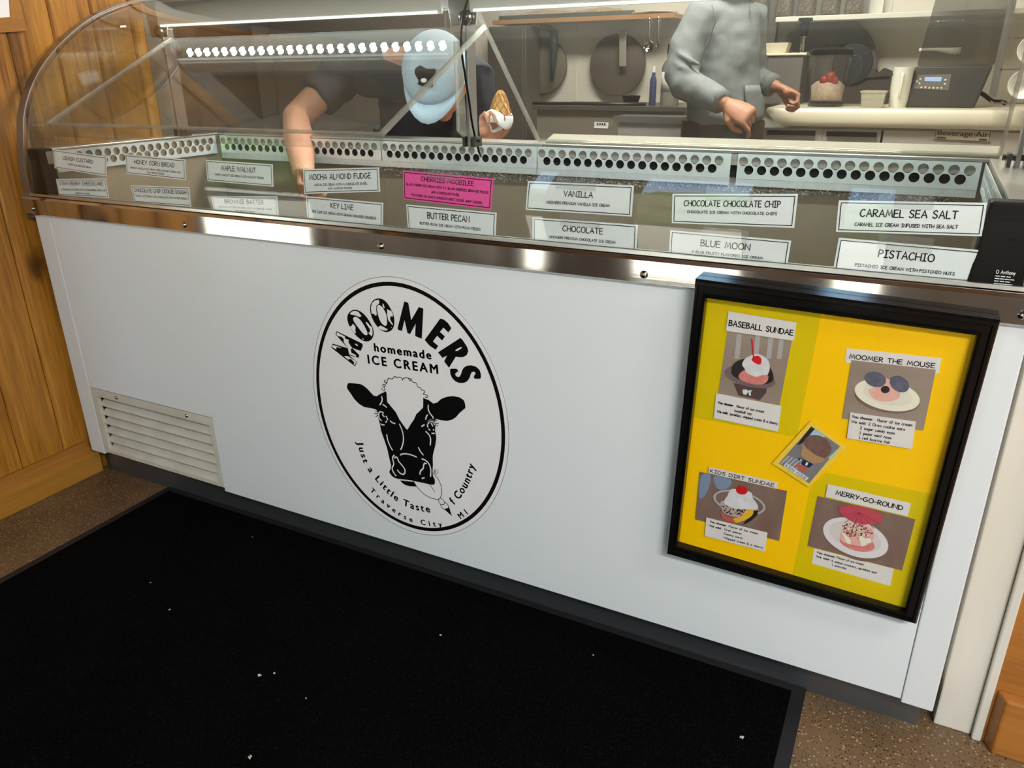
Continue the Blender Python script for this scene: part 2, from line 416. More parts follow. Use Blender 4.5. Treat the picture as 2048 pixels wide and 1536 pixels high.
def ribbon(mb, pts, wd, fn):
    """flat pen stroke of width wd along 2-D points, lifted by fn"""
    pts = [p for i, p in enumerate(pts) if i == 0 or math.hypot(p[0] - pts[i - 1][0], p[1] - pts[i - 1][1]) > 1e-7]
    n = len(pts)
    if n < 2: return
    h = wd / 2; dirs = []
    for a, b in zip(pts[:-1], pts[1:]):
        l = math.hypot(b[0] - a[0], b[1] - a[1]); dirs.append(((b[0] - a[0]) / l, (b[1] - a[1]) / l))
    vs = []
    for i, p in enumerate(pts):
        d0 = dirs[max(i - 1, 0)]; d1 = dirs[min(i, n - 2)]
        tx, ty = d0[0] + d1[0], d0[1] + d1[1]; l = math.hypot(tx, ty)
        if l < 1e-3: tx, ty, l = d0[0], d0[1], 1.0
        tx, ty = tx / l, ty / l
        k = min(1.0 / max(tx * d0[0] + ty * d0[1], .2), 1.9) * h
        e = (-h * .55 if i == 0 else h * .55 if i == n - 1 else 0.0)
        x, y = p[0] + tx * e, p[1] + ty * e
        vs += [fn((x - ty * k, y + tx * k)), fn((x + ty * k, y - tx * k))]
    mb.add(vs, [(2 * i, 2 * i + 1, 2 * i + 3, 2 * i + 2) for i in range(n - 1)])
def quad_fn(q, off=(0, 0, 0)):
    """(u, v) in 0..1 on a four-cornered sheet TL TR BR BL"""
    tl, tr, br, bl = [Vector(p) for p in q]; off = Vector(off)
    return lambda p: (bl.lerp(br, p[0])).lerp(tl.lerp(tr, p[0]), p[1]) + off
def write_box(mb, text, fn, u0, u1, v0, v1, aspect, pen=.11, gap=.2):
    """lettering stretched into the box u0..u1, v0..v1 of a sheet of the given width/height"""
    st, w = strokes(text, gap)
    e = pen / 2 * (v1 - v0); v0, v1 = v0 + e, v1 - e; u0, u1 = u0 + e / aspect, u1 - e / aspect
    h = v1 - v0; sx = (u1 - u0) / w
    hx = h / aspect                       # one letter height measured in u
    for s in st:
        # ribbon is drawn in letter space, squeezed so that the pen stays even
        k = sx / hx
        ribbon(mb, [(x * k, y) for x, y in s], pen, lambda p: fn((u0 + p[0] * hx, v0 + p[1] * h)))
_font = {}
def outline(ch):
    """filled outline of a character of the built-in typeface: verts, faces, advance"""
    if ch in _font: return _font[ch]
    def conv(body):
        c = bpy.data.curves.new('t', 'FONT'); c.body = body; c.size = 1.0; c.resolution_u = 4
        o = bpy.data.objects.new('t', c); COL.objects.link(o)
        bpy.context.view_layer.update()
        dg = bpy.context.evaluated_depsgraph_get(); e = o.evaluated_get(dg); me = e.to_mesh()
        vs = [tuple(v.co) for v in me.vertices]; fs = [tuple(p.vertices) for p in me.polygons]
        e.to_mesh_clear(); bpy.data.objects.remove(o); bpy.data.curves.remove(c)
        return vs, fs
    vs, fs = conv(ch)
    a = conv('|' + ch + '|')[0]; b = conv('||')[0]
    adv = (max(v[0] for v in a) - min(v[0] for v in a)) - (max(v[0] for v in b) - min(v[0] for v in b))
    _font[ch] = (vs, fs, adv)
    return _font[ch]
# ================================================================ the room
XL, XR = -2.152, 0.178          # the case's two ends
ZT = 0.868                      # glass bottom
struct('floor', MB().box(-2.275, 3.2, -3.0, .5, -0.1, 0.0).box(-4.48, 3.2, .5, 3.4, -0.1, 0.0), concrete)
struct('ceiling', MB().box(-5.4, 3.2, -4.3, .5, 2.66, 2.76), wood('pine_ceiling', (0.12, 0.05, 0.014), (0.30, 0.14, 0.045), 'X', 4.0, False))  # slab runs past the walls: unseen overhang added to block sun and sky
struct('ceiling_rear', MB().box(-4.5, 3.2, .5, 3.4, 2.66, 2.76), mat('ceiling_paint', (0.70, 0.68, 0.64), 0.8))
def planks(x, y0, y1, z0, z1, w=0.128, first=0.068, ox=0.02):
    mb = MB(); y = first - w * math.ceil((first - y0) / w)
    while y < y1:
        a, b = max(y, y0), min(y + w, y1)
        if b - a > 0.004:
            g = 0.006
            prof = [(x, a + .0008), (x + ox - g, a + .0008), (x + ox, a + g), (x + ox, b - g), (x + ox - g, b - .0008), (x, b - .0008)]
            if b - a < 3 * g: prof = [(x, a), (x + ox, a), (x + ox, b), (x, b)]
            mb.hexa([(p[0], p[1], z0) for p in prof], [(p[0], p[1], z1) for p in prof])
        y += w
    mb.box(x - 0.06, x + 0.006, y0, y1, z0, z1)
    return mb
struct('wall_left', planks(-2.215, -0.60, 0.50, 0.0, 2.66), pine)
struct('wall_left_front', planks(-2.215, -3.0, -1.26, 0.0, 2.66), wood('pine_grey_brown', (0.10, 0.07, 0.05), (0.24, 0.18, 0.13), 'Z', 6.0))  # boards past the side door are a darker grey-brown
struct('wall_left_lintel', MB().box(-2.275, -2.20, -1.26, -0.60, 2.1, 2.66), pine)
mb = MB(); mb.box(-2.195, -2.172, -0.60, 0.03, 0.0, 0.072)
struct('baseboard_left', mb, wood('pine_base', (0.32, 0.14, 0.016), (0.52, 0.25, 0.04), 'Y', 0.4), bevel=0.002)
mb = MB(); mb.hexa([(-2.195, -.60, .072), (-2.176, -.60, .072), (-2.176, .012, .072), (-2.195, .012, .072)], [(-2.195, -.60, .112), (-2.186, -.60, .112), (-2.186, .006, .112), (-2.195, .006, .112)])
struct('trim_3', mb, pine_h)
# white jamb where the boards end, kitchen walls behind
wallp = mat('kitchen_wall', (0.70, 0.66, 0.58), 0.6, noise=((3, 3, 3), 0.4, (0.64, 0.60, 0.53)))
struct('wall_left_rear', MB().box(-4.48, -4.40, 0.56, 3.2, 0, 2.66), mat('kitchen_wall_grey', (0.085, 0.09, 0.095), 0.6))
struct('trim_2', MB().box(-4.48, -2.20, 0.50, 0.56, 0, 2.66), mat('jamb_grey', (0.20, 0.20, 0.19), 0.5))
mb = MB(); mb.box(-4.48, 1.3, 3.2, 3.3, 0, 2.66)
for px in (1152, 1765): x = at(px, 120, 3.2).x; mb.box(x - .006, x + .006, 3.196, 3.2, 0, 2.66)
for px in (1395, 1905): x = at(px, 120, 3.2).x; mb.box(x - .015, x + .015, 3.192, 3.2, 0, 2.66)
struct('wall_back', mb, wallp)
struct('wall_right_rear', MB().box(0.95, 1.05, 0.16, 3.2, 0, 2.66), wallp)
# to the right of the case: white corner post, boards, baseboard
mb = MB(); mb.box(0.193, 0.256, 0.066, 0.16, 0, 2.66); mb.box(0.2565, 0.272, 0.055, 0.16, 0, 2.66)
struct('trim_1', mb, cream_paint, bevel=0.003)
struct('wall_right', MB().box(0.273, 3.2, 0.062, 0.16, 0, 2.66), pine_r)
mb = MB(); mb.hexa([(0.288, .034, 0), (3.2, .034, 0), (3.2, .062, 0), (0.276, .062, 0)], [(0.288, .034, .125), (3.2, .034, .125), (3.2, .062, .125), (0.276, .062, .125)])
struct('baseboard_right', mb, pine_r, bevel=0.004)
# the shop behind the photographer: glazed front, side door, pale yard and trees outside
dkw = mat('dark_trim_wood', (0.10, 0.05, 0.025), 0.45)
mb = MB()
OPEN = (('window_1', -2.12, -1.95), ('door_2', -1.45, -.75), ('window_3', -.33, -.08), ('added_door', .75, 2.0))  # last opening is added, unseen, to let in light from the right
xs = [-2.2] + [v for o in OPEN for v in o[1:]] + [3.2]
for k in range(0, len(xs), 2): mb.box(xs[k], xs[k + 1], -3.0, -2.9, 0, 2.66)
for nm, x0, x1 in OPEN: mb.box(x0 + .0005, x1 - .0005, -3.0, -2.9, 2.12, 2.66)
struct('wall_front', mb, wood('pine_front', (0.12, 0.10, 0.085), (0.26, 0.23, 0.20), 'Z', 3.0))
struct('wall_right_front', MB().box(3.1, 3.2, -2.9, 0.06, 0, 2.66), wood('pine_side', (0.2, 0.09, 0.025), (0.4, 0.2, 0.07), 'Z', 5.0))
def glazed(name, x0, x1, y0, y1, z0, z1, ax):
    mb = MB(); w = 0.05 if (x1 - x0) > .4 or ax == 'y' else 0.02
    if ax == 'x':
        for a, b, c, d in ((x0, x0 + w, z0, z1), (x1 - w, x1, z0, z1), (x0 + w, x1 - w, z1 - w, z1), (x0 + w, x1 - w, z0, z0 + w)): mb.box(a, b, y0, y1, c, d)
    else:
        for a, b, c, d in ((y0, y0 + w, z0, z1), (y1 - w, y1, z0, z1), (y0 + w, y1 - w, z1 - w, z1), (y0 + w, y1 - w, z0, z0 + w)): mb.box(x0, x1, a, b, c, d)
    o = struct(name, mb, dkw)
    p = MB()
    if ax == 'x': p.box(x0 + w, x1 - w, (y0 + y1) / 2 - .003, (y0 + y1) / 2 + .003, z0 + w, z1 - w)
    else: p.box((x0 + x1) / 2 - .003, (x0 + x1) / 2 + .003, y0 + w, y1 - w, z0 + w, z1 - w)
    p.build('pane', pane_m, o)
    return o
glazed('door_1', -2.25, -2.21, -1.26, -0.60, 0.0, 2.1, 'y')
for nm, x0, x1 in OPEN: glazed(nm, x0, x1, -2.97, -2.93, 0.0, 2.12, 'x')
struct('ground', MB().box(-30, 30, -40, 8, -0.16, -0.105), mat('pale_paving', (0.56, 0.52, 0.46), 0.9, noise=((1.3, 1.3, 1), 0.3, (0.46, 0.43, 0.38))))
leaf = mat('leaves', (0.06, 0.14, 0.02), 0.7, noise=((3, 3, 3), 0.2, (0.20, 0.32, 0.05)))
rnd = random.Random(3); mb = MB()
for i in range(170):
    a = rnd.uniform(0, 1)
    if i % 4: c = (rnd.uniform(-15, -10), rnd.uniform(-16, 2), rnd.uniform(0.6, 6.5))
    else: c = (rnd.uniform(-14, 10), rnd.uniform(-19, -15), rnd.uniform(0.8, 3.6))
    r = rnd.uniform(.9, 1.8); mb.ball(c, (r, r, r * .8), 20, 14)
o = mb.build('foliage', leaf, smooth=True); tag(o, 'green bushes and trees out in the yard beyond the shop front', 'foliage', kind='stuff')
d = o.modifiers.new('leafy', 'DISPLACE'); tx = bpy.data.textures.new('leafy', 'CLOUDS'); tx.noise_scale = 0.32; d.texture = tx; d.strength = 0.9

for i, (lc, lx, ly, en, cl) in enumerate(ADDED_LAMPS):
    t = thing('added_ceiling_light', (lc[0], lc[1], 2.66), ('added unseen ceiling fixture over the customer floor, nearer the case', 'added unseen ceiling fixture over the customer floor, nearer the shop front', 'added unseen ceiling fixture over the kitchen aisle')[i], 'ceiling light')
    mb = MB()
    for s in (-1, 1): mb.box(lc[0] - lx / 2 - .03, lc[0] + lx / 2 + .03, lc[1] + s * (ly / 2 + .02) - .01, lc[1] + s * (ly / 2 + .02) + .01, 2.57, 2.66); mb.box(lc[0] + s * (lx / 2 + .02) - .01, lc[0] + s * (lx / 2 + .02) + .01, lc[1] - ly / 2 - .01, lc[1] + ly / 2 + .01, 2.57, 2.66)
    mb.box(lc[0] - lx / 2, lc[0] + lx / 2, lc[1] - ly / 2, lc[1] + ly / 2, 2.64, 2.66)
    mb.build('housing', white_pl, t)

# poster corner on the boarded wall
mb = MB(); q = [atx(*p, -2.190) for p in ((-30, -20), (17, -20), (20, 34), (-30, 38))]
mb.hexa(q, [p + Vector((-.003, 0, 0)) for p in q]); o = mb.build('wall_notice', paper)
mb = MB(); q = [atx(*p, -2.191) for p in ((-30, 38.5), (20, 34.5), (17.5, -20), (34, -20), (52, 62), (-30, 67))]
mb.poly([[(p.y, p.z) for p in q]], lambda p: (-2.1945, p[0], p[1]), (.006, 0, 0)); mb.build('wood_frame', pine_h, o)
tag(o, 'corner of a white notice pinned to the boarded wall above the floor mat', 'notice')
# ---------------------------------------------------------------- black floor mat
t = thing('floor_mat', (-1.0, -0.8, 0), 'large black carpeted floor mat lying along the foot of the white case', 'mat')
MB().box(-1.862, -0.062, -2.6, 0.022, 0.001, 0.009).build('carpet', carpet, t)
mb = MB(); mb.box(-1.890, -1.862, -2.63, 0.044, 0.0, 0.005); mb.box(-0.062, -0.036, -2.63, 0.044, 0.0, 0.005); mb.box(-1.862, -0.062, 0.022, 0.044, 0, 0.005); mb.box(-1.862, -0.062, -2.63, -2.6, 0, .005)
mb.build('rubber_border', rubber, t)
rnd = random.Random(5); first = None
crumb_m = mat('crumb', (0.55, 0.50, 0.42), 0.8)
for px, py, r in ((517, 1350, .006), (548, 1345, .004), (340, 1218, .004), (880, 1270, .004), (1482, 1475, .006), (500, 1512, .006), (505, 1073, .003), (300, 1165, .003), (612, 1395, .003), (1187, 1310, .003)):
    p = atz(px, py, 0.010)
    if first is None:
        mb = MB(); 
        for k in range(5): mb.ball((rnd.uniform(-.7, .7), rnd.uniform(-.5, .5), .25 + rnd.uniform(0, .2)), (rnd.uniform(.3, .6), rnd.uniform(.2, .4), .25), 7, 5)
        first = c = mb.build('crumb', crumb_m, smooth=True)
    else:
        c = first.copy(); COL.objects.link(c)
    c.location = (p.x, p.y, .0085); c.scale = (r, r * .8, r * .7); c.rotation_euler = (0, 0, rnd.uniform(0, 6))
    tag(c, 'tiny pale crumb lying on the black floor mat', 'crumb', 'crumbs on the floor mat')

# ================================================================ the ice cream case
CASE = thing('display_case', (-0.99, 0.35, 0), 'long white ice cream display case with curved glass front and steel rail', 'display case')
# glass profile (depth, height)
PROF = smooth_line([(0.0, ZT), (0.0, 0.92), (0.006, 0.97), (0.016, 1.015), (0.038, 1.088), (0.092, 1.172), (0.170, 1.244), (0.272, 1.311), (0.370, 1.352), (0.455, 1.374), (0.54, 1.380)], 4)
def gy(z):
    for (a, b) in zip(PROF[:-1], PROF[1:]):
        if a[1] <= z <= b[1]: return lerp(a[0], b[0], (z - a[1]) / (b[1] - a[1] + 1e-9))
    return 0.0
mb = MB()
mb.box(XL + .01, -1.58, .004, .03, .322, .86); mb.box(-1.58, XR - .002, .004, .03, .10, .86); mb.box(XL + .01, XL + .05, .03, .72, .10, .985); mb.box(XR - .05, XR - .002, .03, .72, .10, .985)
mb.box(XL + .05, XR - .05, .66, .72, .10, .985); mb.box(XL + .05, XR - .05, .03, .66, .10, .16)
mb.build('body', enamel, CASE)
mb = MB(); LX0, LX1 = XL + .052, XR - .052
mb.box(LX0, LX1, .630, .659, .47, .984); mb.box(LX0, LX0 + .006, .031, .63, .47, .984); mb.box(LX1 - .006, LX1, .031, .63, .47, .984)
mb.box(LX0, LX1, .031, .036, .47, .86); mb.box(LX0, LX1, .031, .63, .45, .47)
for px in (765, ): x = at(px, 330, .63).x; mb.box(x - .0015, x + .0015, .629, .63, .47, .92)
mb.build('liner', liner, CASE)
mb = MB()
vx0, vx1, vz1 = -2.077, -1.584, .318
mb.poly([[(-2.089, .821), (-2.089, vz1), (vx1, vz1), (vx1, .093), (.124, .093), (.124, .821)]], lambda p: (p[0], -.004, p[1]), (0, .007, 0))
mb.build('front_panel', enamel, CASE)
mb = MB(); mb.box(XL, -2.0905, -.0045, .02, .093, .821); mb.build('corner_strip', enamel_w, CASE, bevel=.002)
mb = MB(); mb.box(.1255, XR, -.0045, .02, .085, .821); mb.build('corner_strip', enamel_w, CASE, bevel=.002)
# vent grille
mb = MB(); z0v = .104
for a in ((vx0 - .01, vx0 + .014, z0v, vz1 - .002), (vx1 - .016, vx1 - .001, z0v, vz1 - .002), (vx0 + .014, vx1 - .016, vz1 - .026, vz1 - .002), (vx0 + .014, vx1 - .016, z0v, z0v + .010)):
    mb.box(a[0], a[1], -.005, .006, a[2], a[3])
n = 6; zz0, zz1 = z0v + .010, vz1 - .026; st = (zz1 - zz0) / n
for k in range(n):
    z = zz0 + k * st
    mb.hexa([(vx0 + .014, -.003, z), (vx1 - .016, -.003, z), (vx1 - .016, .020, z + st * .60), (vx0 + .014, .020, z + st * .60)],
            [(vx0 + .014, -.0015, z - .001), (vx1 - .016, -.0015, z - .001), (vx1 - .016, .0215, z + st * .60 - .001), (vx0 + .014, .0215, z + st * .60 - .001)])
VENT = mb.build('vent_grille', grille_p, CASE)
MB().box(vx0, vx1, .022, .026, z0v, vz1).build('shade_backing', shade_black, VENT)  # black sheet painted as the shade behind the slats
def screw_mb(x, y, z, r=.0075, d=.005):
    return MB().lathe([(r, 0), (r * .92, -d * .45), (r * .55, -d * .85), (0.0005, -d)], (x, y, z), 14, 'Y')
for px, py in ((232, 793), (372, 828)):
    p = at(px, py, -.006); screw_mb(p.x, -.005, vz1 - .0135, .006, .004).build('screw', steel, VENT, smooth=True)
MB().box(-2.165, .164, .046, .056, .0, .102).build('kick_plate', kick_m, CASE)
# steel rail
mb = MB(); mb.loft([[(x, y, z) for y, z in ((.012, .819), (-.010, .819), (-.0145, .823), (-.0145, .862), (-.011, .868), (.004, .8705), (.012, .8705))] for x in (-2.178, XR + .022)])
RAIL = mb.build('front_rail', steel, CASE, auto=25)
for x in (-2.137, -1.553, -.974, -.406, .164): screw_mb(x, -.0145, .8375).build('screw', steel, RAIL, smooth=True)
mb = MB(); mb.box(-2.15, XR, -.0065, -.0005, .8702, .8765); mb.box(-2.15, XR, .0065, .012, .8702, .8765)
mb.build('glass_channel', alu, CASE)
MB().box(-2.176, -2.152, -.012, .01, .812, .8195).build('rail_foot', kick_m, CASE); MB().box(XR, XR + .02, -.012, .01, .808, .8195).build('rail_foot', kick_m, CASE)
# curved glass
def arc(x0, x1, off0, off1):
    def nrm(i):
        a = PROF[max(i - 1, 0)]; b = PROF[min(i + 1, len(PROF) - 1)]; d = Vector((b[0] - a[0], b[1] - a[1])).normalized(); return Vector((-d.y, d.x))
    rings = []
    for i, p in enumerate(PROF):
        n = nrm(i)
        rings.append([(x0, p[0] + n.x * off0, p[1] + n.y * off0), (x1, p[0] + n.x * off0, p[1] + n.y * off0), (x1, p[0] + n.x * off1, p[1] + n.y * off1), (x0, p[0] + n.x * off1, p[1] + n.y * off1)])
    return MB().loft(rings)
arc(XL + .002, XR - .004, .0, -.005).build('curved_glass', glass_f, CASE, auto=40)
arc(-2.178, -2.150, .0035, .0005).build('edge_band', steel_d, CASE, auto=40)
arc(XR - .004, XR + .022, .0035, .0005).build('edge_band', steel_d, CASE, auto=40)
for x in (XL + .003, XR - .008):
    lp = [(y, z) for y, z in PROF if z >= .99] ; lp = [(gy(.99) + .001, .99)] + [(y + .006, z - .004) for y, z in lp] + [(.66, 1.376), (.66, .99)]
    MB().poly([lp], lambda p: (x, p[0], p[1]), (.005, 0, 0)).build('end_glass', glass_f, CASE)
# black end blocks
for (xa, xb, xc, xd) in ((-2.146, -2.098, -2.146, -2.086), (.094, .150, .085, .158)):
    b0 = [(xc, .004, .871), (xd, .004, .871), (xd, .05, .871), (xc, .05, .871)]; b1 = [(xa, .012, .992), (xb, .012, .992), (xb, .05, .992), (xa, .05, .992)]
    EB = MB().hexa(b0, b1).build('end_block', black_pl, CASE, bevel=.004)
mb = MB()
for i, (tx_, u0, u1, v) in enumerate((("anthony", .50, .84, .16), ("tempered glass", .50, .90, .12), ("door systems", .50, .86, .09), ("glass front no", .50, .90, .06), ("made in usa", .50, .84, .03))):
    if i: 
        for k in range(4 - i % 2): a = u0 + (u1 - u0) * k / 4; mb.add([(.085 + .07 * a, .0025 + .0035 * v * 4, .872 + .12 * v), (.085 + .07 * (a + .08), .0025 + .0035 * v * 4, .872 + .12 * v), (.085 + .07 * (a + .08), .0025 + .0035 * v * 4, .8732 + .12 * v), (.085 + .07 * a, .0025 + .0035 * v * 4, .8732 + .12 * v)], [(0, 1, 2, 3)])
    else:
        st, w = strokes("O Anthony", .2)
        for s in st: ribbon(mb, s, .16, lambda p: (.085 + .07 * (u0 + (u1 - u0) * p[0] / w), .0025, .872 + .12 * v + p[1] * .005))
mb.build('maker_lettering', paper, EB)
# rims
mb = MB(); mb.box(XL, XL + .058, .05, .72, .985, .991); mb.box(XR - .058, XR, .05, .72, .985, .991); mb.box(XL + .058, XR - .058, .628, .72, .985, .991)
mb.build('top_rim', alu, CASE, bevel=.001)
# perforated strips
def perforated(u0, u1, z0, z1, fn, thick, pitch=.0292, r=.0108, first=.013):
    loops = [[(u0, z0), (u1, z0), (u1, z1), (u0, z1)]]
    for row, zc, sh in ((0, z1 - .017, 0), (1, z1 - .036, pitch / 2)):
        u = u0 + first + sh
        while u + r + .003 < u1:
            loops.append([(u + r * math.cos(-2 * PI * k / 14), zc + r * math.sin(-2 * PI * k / 14)) for k in range(14)]); u += pitch
    return MB().poly(loops, fn, thick)
ZP0, ZP1 = .928, .9845
for a, b in ((XL + .075, -1.427), (-1.424, -.9185), (-.9165, -.408), (-.392, .108)):
    perforated(a, b, ZP0, ZP1, lambda p: (p[0], .618, p[1]), (0, .0015, 0)).build('perforated_strip', galv, CASE)
perforated(.05, .61, ZP0, ZP1, lambda p: (LX0 + .0125, p[0], p[1]), (-.0015, 0, 0)).build('perforated_strip', galv, CASE)
perforated(.05, .61, ZP0, ZP1, lambda p: (LX1 - .0125, p[0], p[1]), (.0015, 0, 0)).build('perforated_strip', galv, CASE)
mb = MB()
for a, b in ((XL + .075, -.9185), (-.9165, -.408), (-.392, .108)): mb.hexa([(a, .617, .912), (b, .617, .912), (b, .630, .912), (a, .630, .912)], [(a, .6165, .9275), (b, .6165, .9275), (b, .630, .9275), (a, .630, .9275)])
mb.build('strip_ledge', galv, CASE)
mb = MB(); mb.box(XL + .08, .105, .6225, .629, .958, .983); mb.build('duct_flange', mat('duct_grey', (.30, .28, .25), .5), CASE)
MB().box(XL + .08, .105, .6285, .6298, .93, .958).build('duct_shade', shade_black, CASE)  # black strip painted as shade of the opening behind the lower holes
mb = MB(); rnd = random.Random(2)
top = [(-1.45 + i * 1.53 / 40, .9115) for i in range(41)]
bot = [(x, .893 + rnd.uniform(-.008, .006) - .004 * math.sin(x * 4)) for x, z in top]
mb.poly([top + bot[::-1]], lambda p: (p[0], .6285, p[1]), (0, .002, 0))
o = mb.build('frost', frost_m, CASE); o['kind'] = 'stuff'
# posts with knobs
PY = .50
for i, px_ in enumerate((-2.105, -1.045, .158)):
    mb = MB(); mb.box(px_ - .004, px_ + .004, PY - .02, PY + .02, .99, 1.30)
    mb.hexa([(px_ - .035, PY - .03, 1.275), (px_ + .035, PY - .03, 1.275), (px_ + .035, PY - .026, 1.275), (px_ - .035, PY - .026, 1.275)], [(px_ - .05, PY - .03, 1.375), (px_ + .05, PY - .03, 1.375), (px_ + .05, PY - .026, 1.375), (px_ - .05, PY - .026, 1.375)])
    PO = mb.build('support_post', steel_d, CASE, bevel=.001)
    MB().lathe([(.016, 0), (.018, -.006), (.016, -.016), (.009, -.022), (.0005, -.024)], (px_ + .012, PY - .03, 1.29), 16, 'Y').build('knob', mat('dark_chrome', (.10, .09, .08), .2, .9), PO, smooth=True)
    mb = MB(); mb.box(px_ - .018, px_ - .011, PY - .022, PY + .016, .991, 1.016); mb.box(px_ + .011, px_ + .018, PY - .022, PY + .016, .991, 1.016); mb.tube([(px_ - .026, PY - .004, 1.008), (px_ + .026, PY - .004, 1.008)], .006)
    mb.build('foot_bracket', mat('bracket_dark', (.12, .115, .11), .35, .9), PO)
# light rail: white housing, two glowing rows of diodes on its underside
for a, b in ((-2.06, -1.085), (-1.005, .08)):
    mb = MB(); mb.loft([[(x, y, z) for y, z in ((.437, 1.300), (.434, 1.306), (.434, 1.362), (.444, 1.371), (.535, 1.371), (.535, 1.313), (.445, 1.313), (.445, 1.300))] for x in (a, b)])
    LR = mb.build('light_rail', mat('rail_white', (.90, .91, .88), .3), CASE, auto=20)
    MB().box(a + .01, b - .01, .4325, .4338, 1.3005, 1.306).build('light_lens', MATS.get('lens') or mat('lens', (1, 1, 1), .4, emit=(.97, 1, .93), estr=1.3), LR)
    mb = MB(); x = a + .03
    while x < b - .01: mb.ball((x, .470, 1.3105), (.0092, .0085, .0035), 12, 6); x += .036
    mb.build('led_row', led_m, LR, smooth=True)
    MB().box(a + .01, b - .01, .463, .477, 1.3115, 1.3129).build('led_strip', mat('led_board', (.5, .52, .5), .5), LR)
# sneeze guards: the near one swung to the front, the far one to the back
def guard(name, x0, x1, yt, zt, yb, zb, lip, xb=None):
    d = Vector((0, yb - yt, zb - zt)).normalized(); n = Vector((0, -d.z, d.y))
    if n.z < 0: n = -n
    th = .005
    mb = MB(); a, b, c, e = [Vector(p) for p in ((x0, yt, zt), (x1, yt, zt), (x1, yb, zb), (x0 if xb is None else xb, yb, zb))]
    mb.hexa([a, b, c, e], [p + n * th for p in (a, b, c, e)])
    G = mb.build('sneeze_guard', acrylic, CASE)
    mb = MB()
    l0, l1 = e.copy(), c.copy(); dn = Vector((0, lip[0], lip[1]))
    mb.hexa([l0, l1, l1 + d * .005, l0 + d * .005], [l0 + dn, l1 + dn, l1 + dn + d * .005, l0 + dn + d * .005])
    mb.build('front_lip', acrylic, G)
    mb = MB()
    for p, q in ((a, e), (b, c)):
        w = Vector((.004, 0, 0)); mb.hexa([p - w - n * .002, p + w - n * .002, q + w - n * .002, q - w - n * .002], [p - w + n * .008, p + w + n * .008, q + w + n * .008, q - w + n * .008])
    mb.tube([l0 + n * .003, l1 + n * .003], .004, 8)
    mb.build('edge_strip', acryl_e, G)
    return G
guard('left', -2.075, -0.995, .488, 1.268, .045, 1.052, (.012, -.028))
guard('right', -1.03, .138, .508, 1.309, .650, .996, (0, .0), -.93)
# swing stay plates beside the middle post
mb = MB(); x = -1.075
mb.hexa([(x, .47, 1.24), (x + .004, .47, 1.24), (x + .004, .50, 1.24), (x, .50, 1.24)], [(x, .47, 1.03), (x + .004, .47, 1.03), (x + .004, .52, 1.0), (x, .52, 1.0)])
mb.build('swing_stay', acryl_e, CASE)
pts = [at(px, py, y) for px, py, y in ((938, -10, .42), (925, 40, .42), (922, 90, .42), (930, 150, .44), (938, 200, .46), (945, 250, .47), (957, 300, .52), (962, 313, .58))]
MB().tube(smooth_line(pts, 4), .0028, 8).build('cable', black_pl, CASE, smooth=True)
# rear work ledge
a0 = [(-.909, .652, .9912), (.139, .652, .9912), (.152, .87, .9912), (-.985, .87, .9912)]
mb = MB().hexa(a0, [(x, y, .9975) for x, y, z in a0])
mb.build('work_ledge', mat('ledge_cream', (.60, .575, .49), .3), CASE, bevel=.001)
MB().box(-.905, .137, .6225, .6275, .985, .9905).build('ledge_rail', steel_d, CASE)
# ================================================================ oval sticker on the front panel
def FR(ox, oy, s): return lambda p: (ox + p[0] / s, oy + p[1] / s)
L1, L2, L3, L4, L5 = FR(650, 590, 10.239), FR(770, 590, 7.681), FR(680, 730, 7.877), FR(750, 880, 9.6), FR(690, 860, 6.983)
def pan(fr, pts):                         # picture points -> (x, z) on the front panel
    out = []
    for p in pts:
        q = at(*fr(p), -.0045); out.append((q.x, q.z))
    return out
def lift(y): return lambda p: (p[0], y, p[1])
LC, LA, LB = (-.9485, .4575), .2645, .3152
def oval(a, b, n=96): return [(LC[0] + a * math.cos(2 * PI * k / n), LC[1] + b * math.sin(2 * PI * k / n)) for k in range(n)]
STK = MB().poly([oval(LA, LB)], lift(-.0046), (0, .0006, 0)).build('oval_sticker', sticker_w, CASE)
mb = MB(); mb.poly([oval(LA, LB), oval(LA - .0012, LB - .0012)[::-1]], lift(-.0048)); mb.build('sticker_edge', mat('sticker_edge', (.16, .16, .16), .5), STK)
mb = MB(); mb.poly([oval(LA - .0095, LB - .0115), oval(LA - .0185, LB - .0205)[::-1]], lift(-.0049)); mb.build('black_ring', black_ink, STK)
YB, YW, YB2 = -.0050, -.0053, -.0056
mb = MB(); mw = MB(); mb2 = MB()
def P(m, fr, pts, y, sm=0):
    q = pan(fr, pts)
    if sm: q = smooth_line(q, sm, True)
    m.poly([q], lift(y))
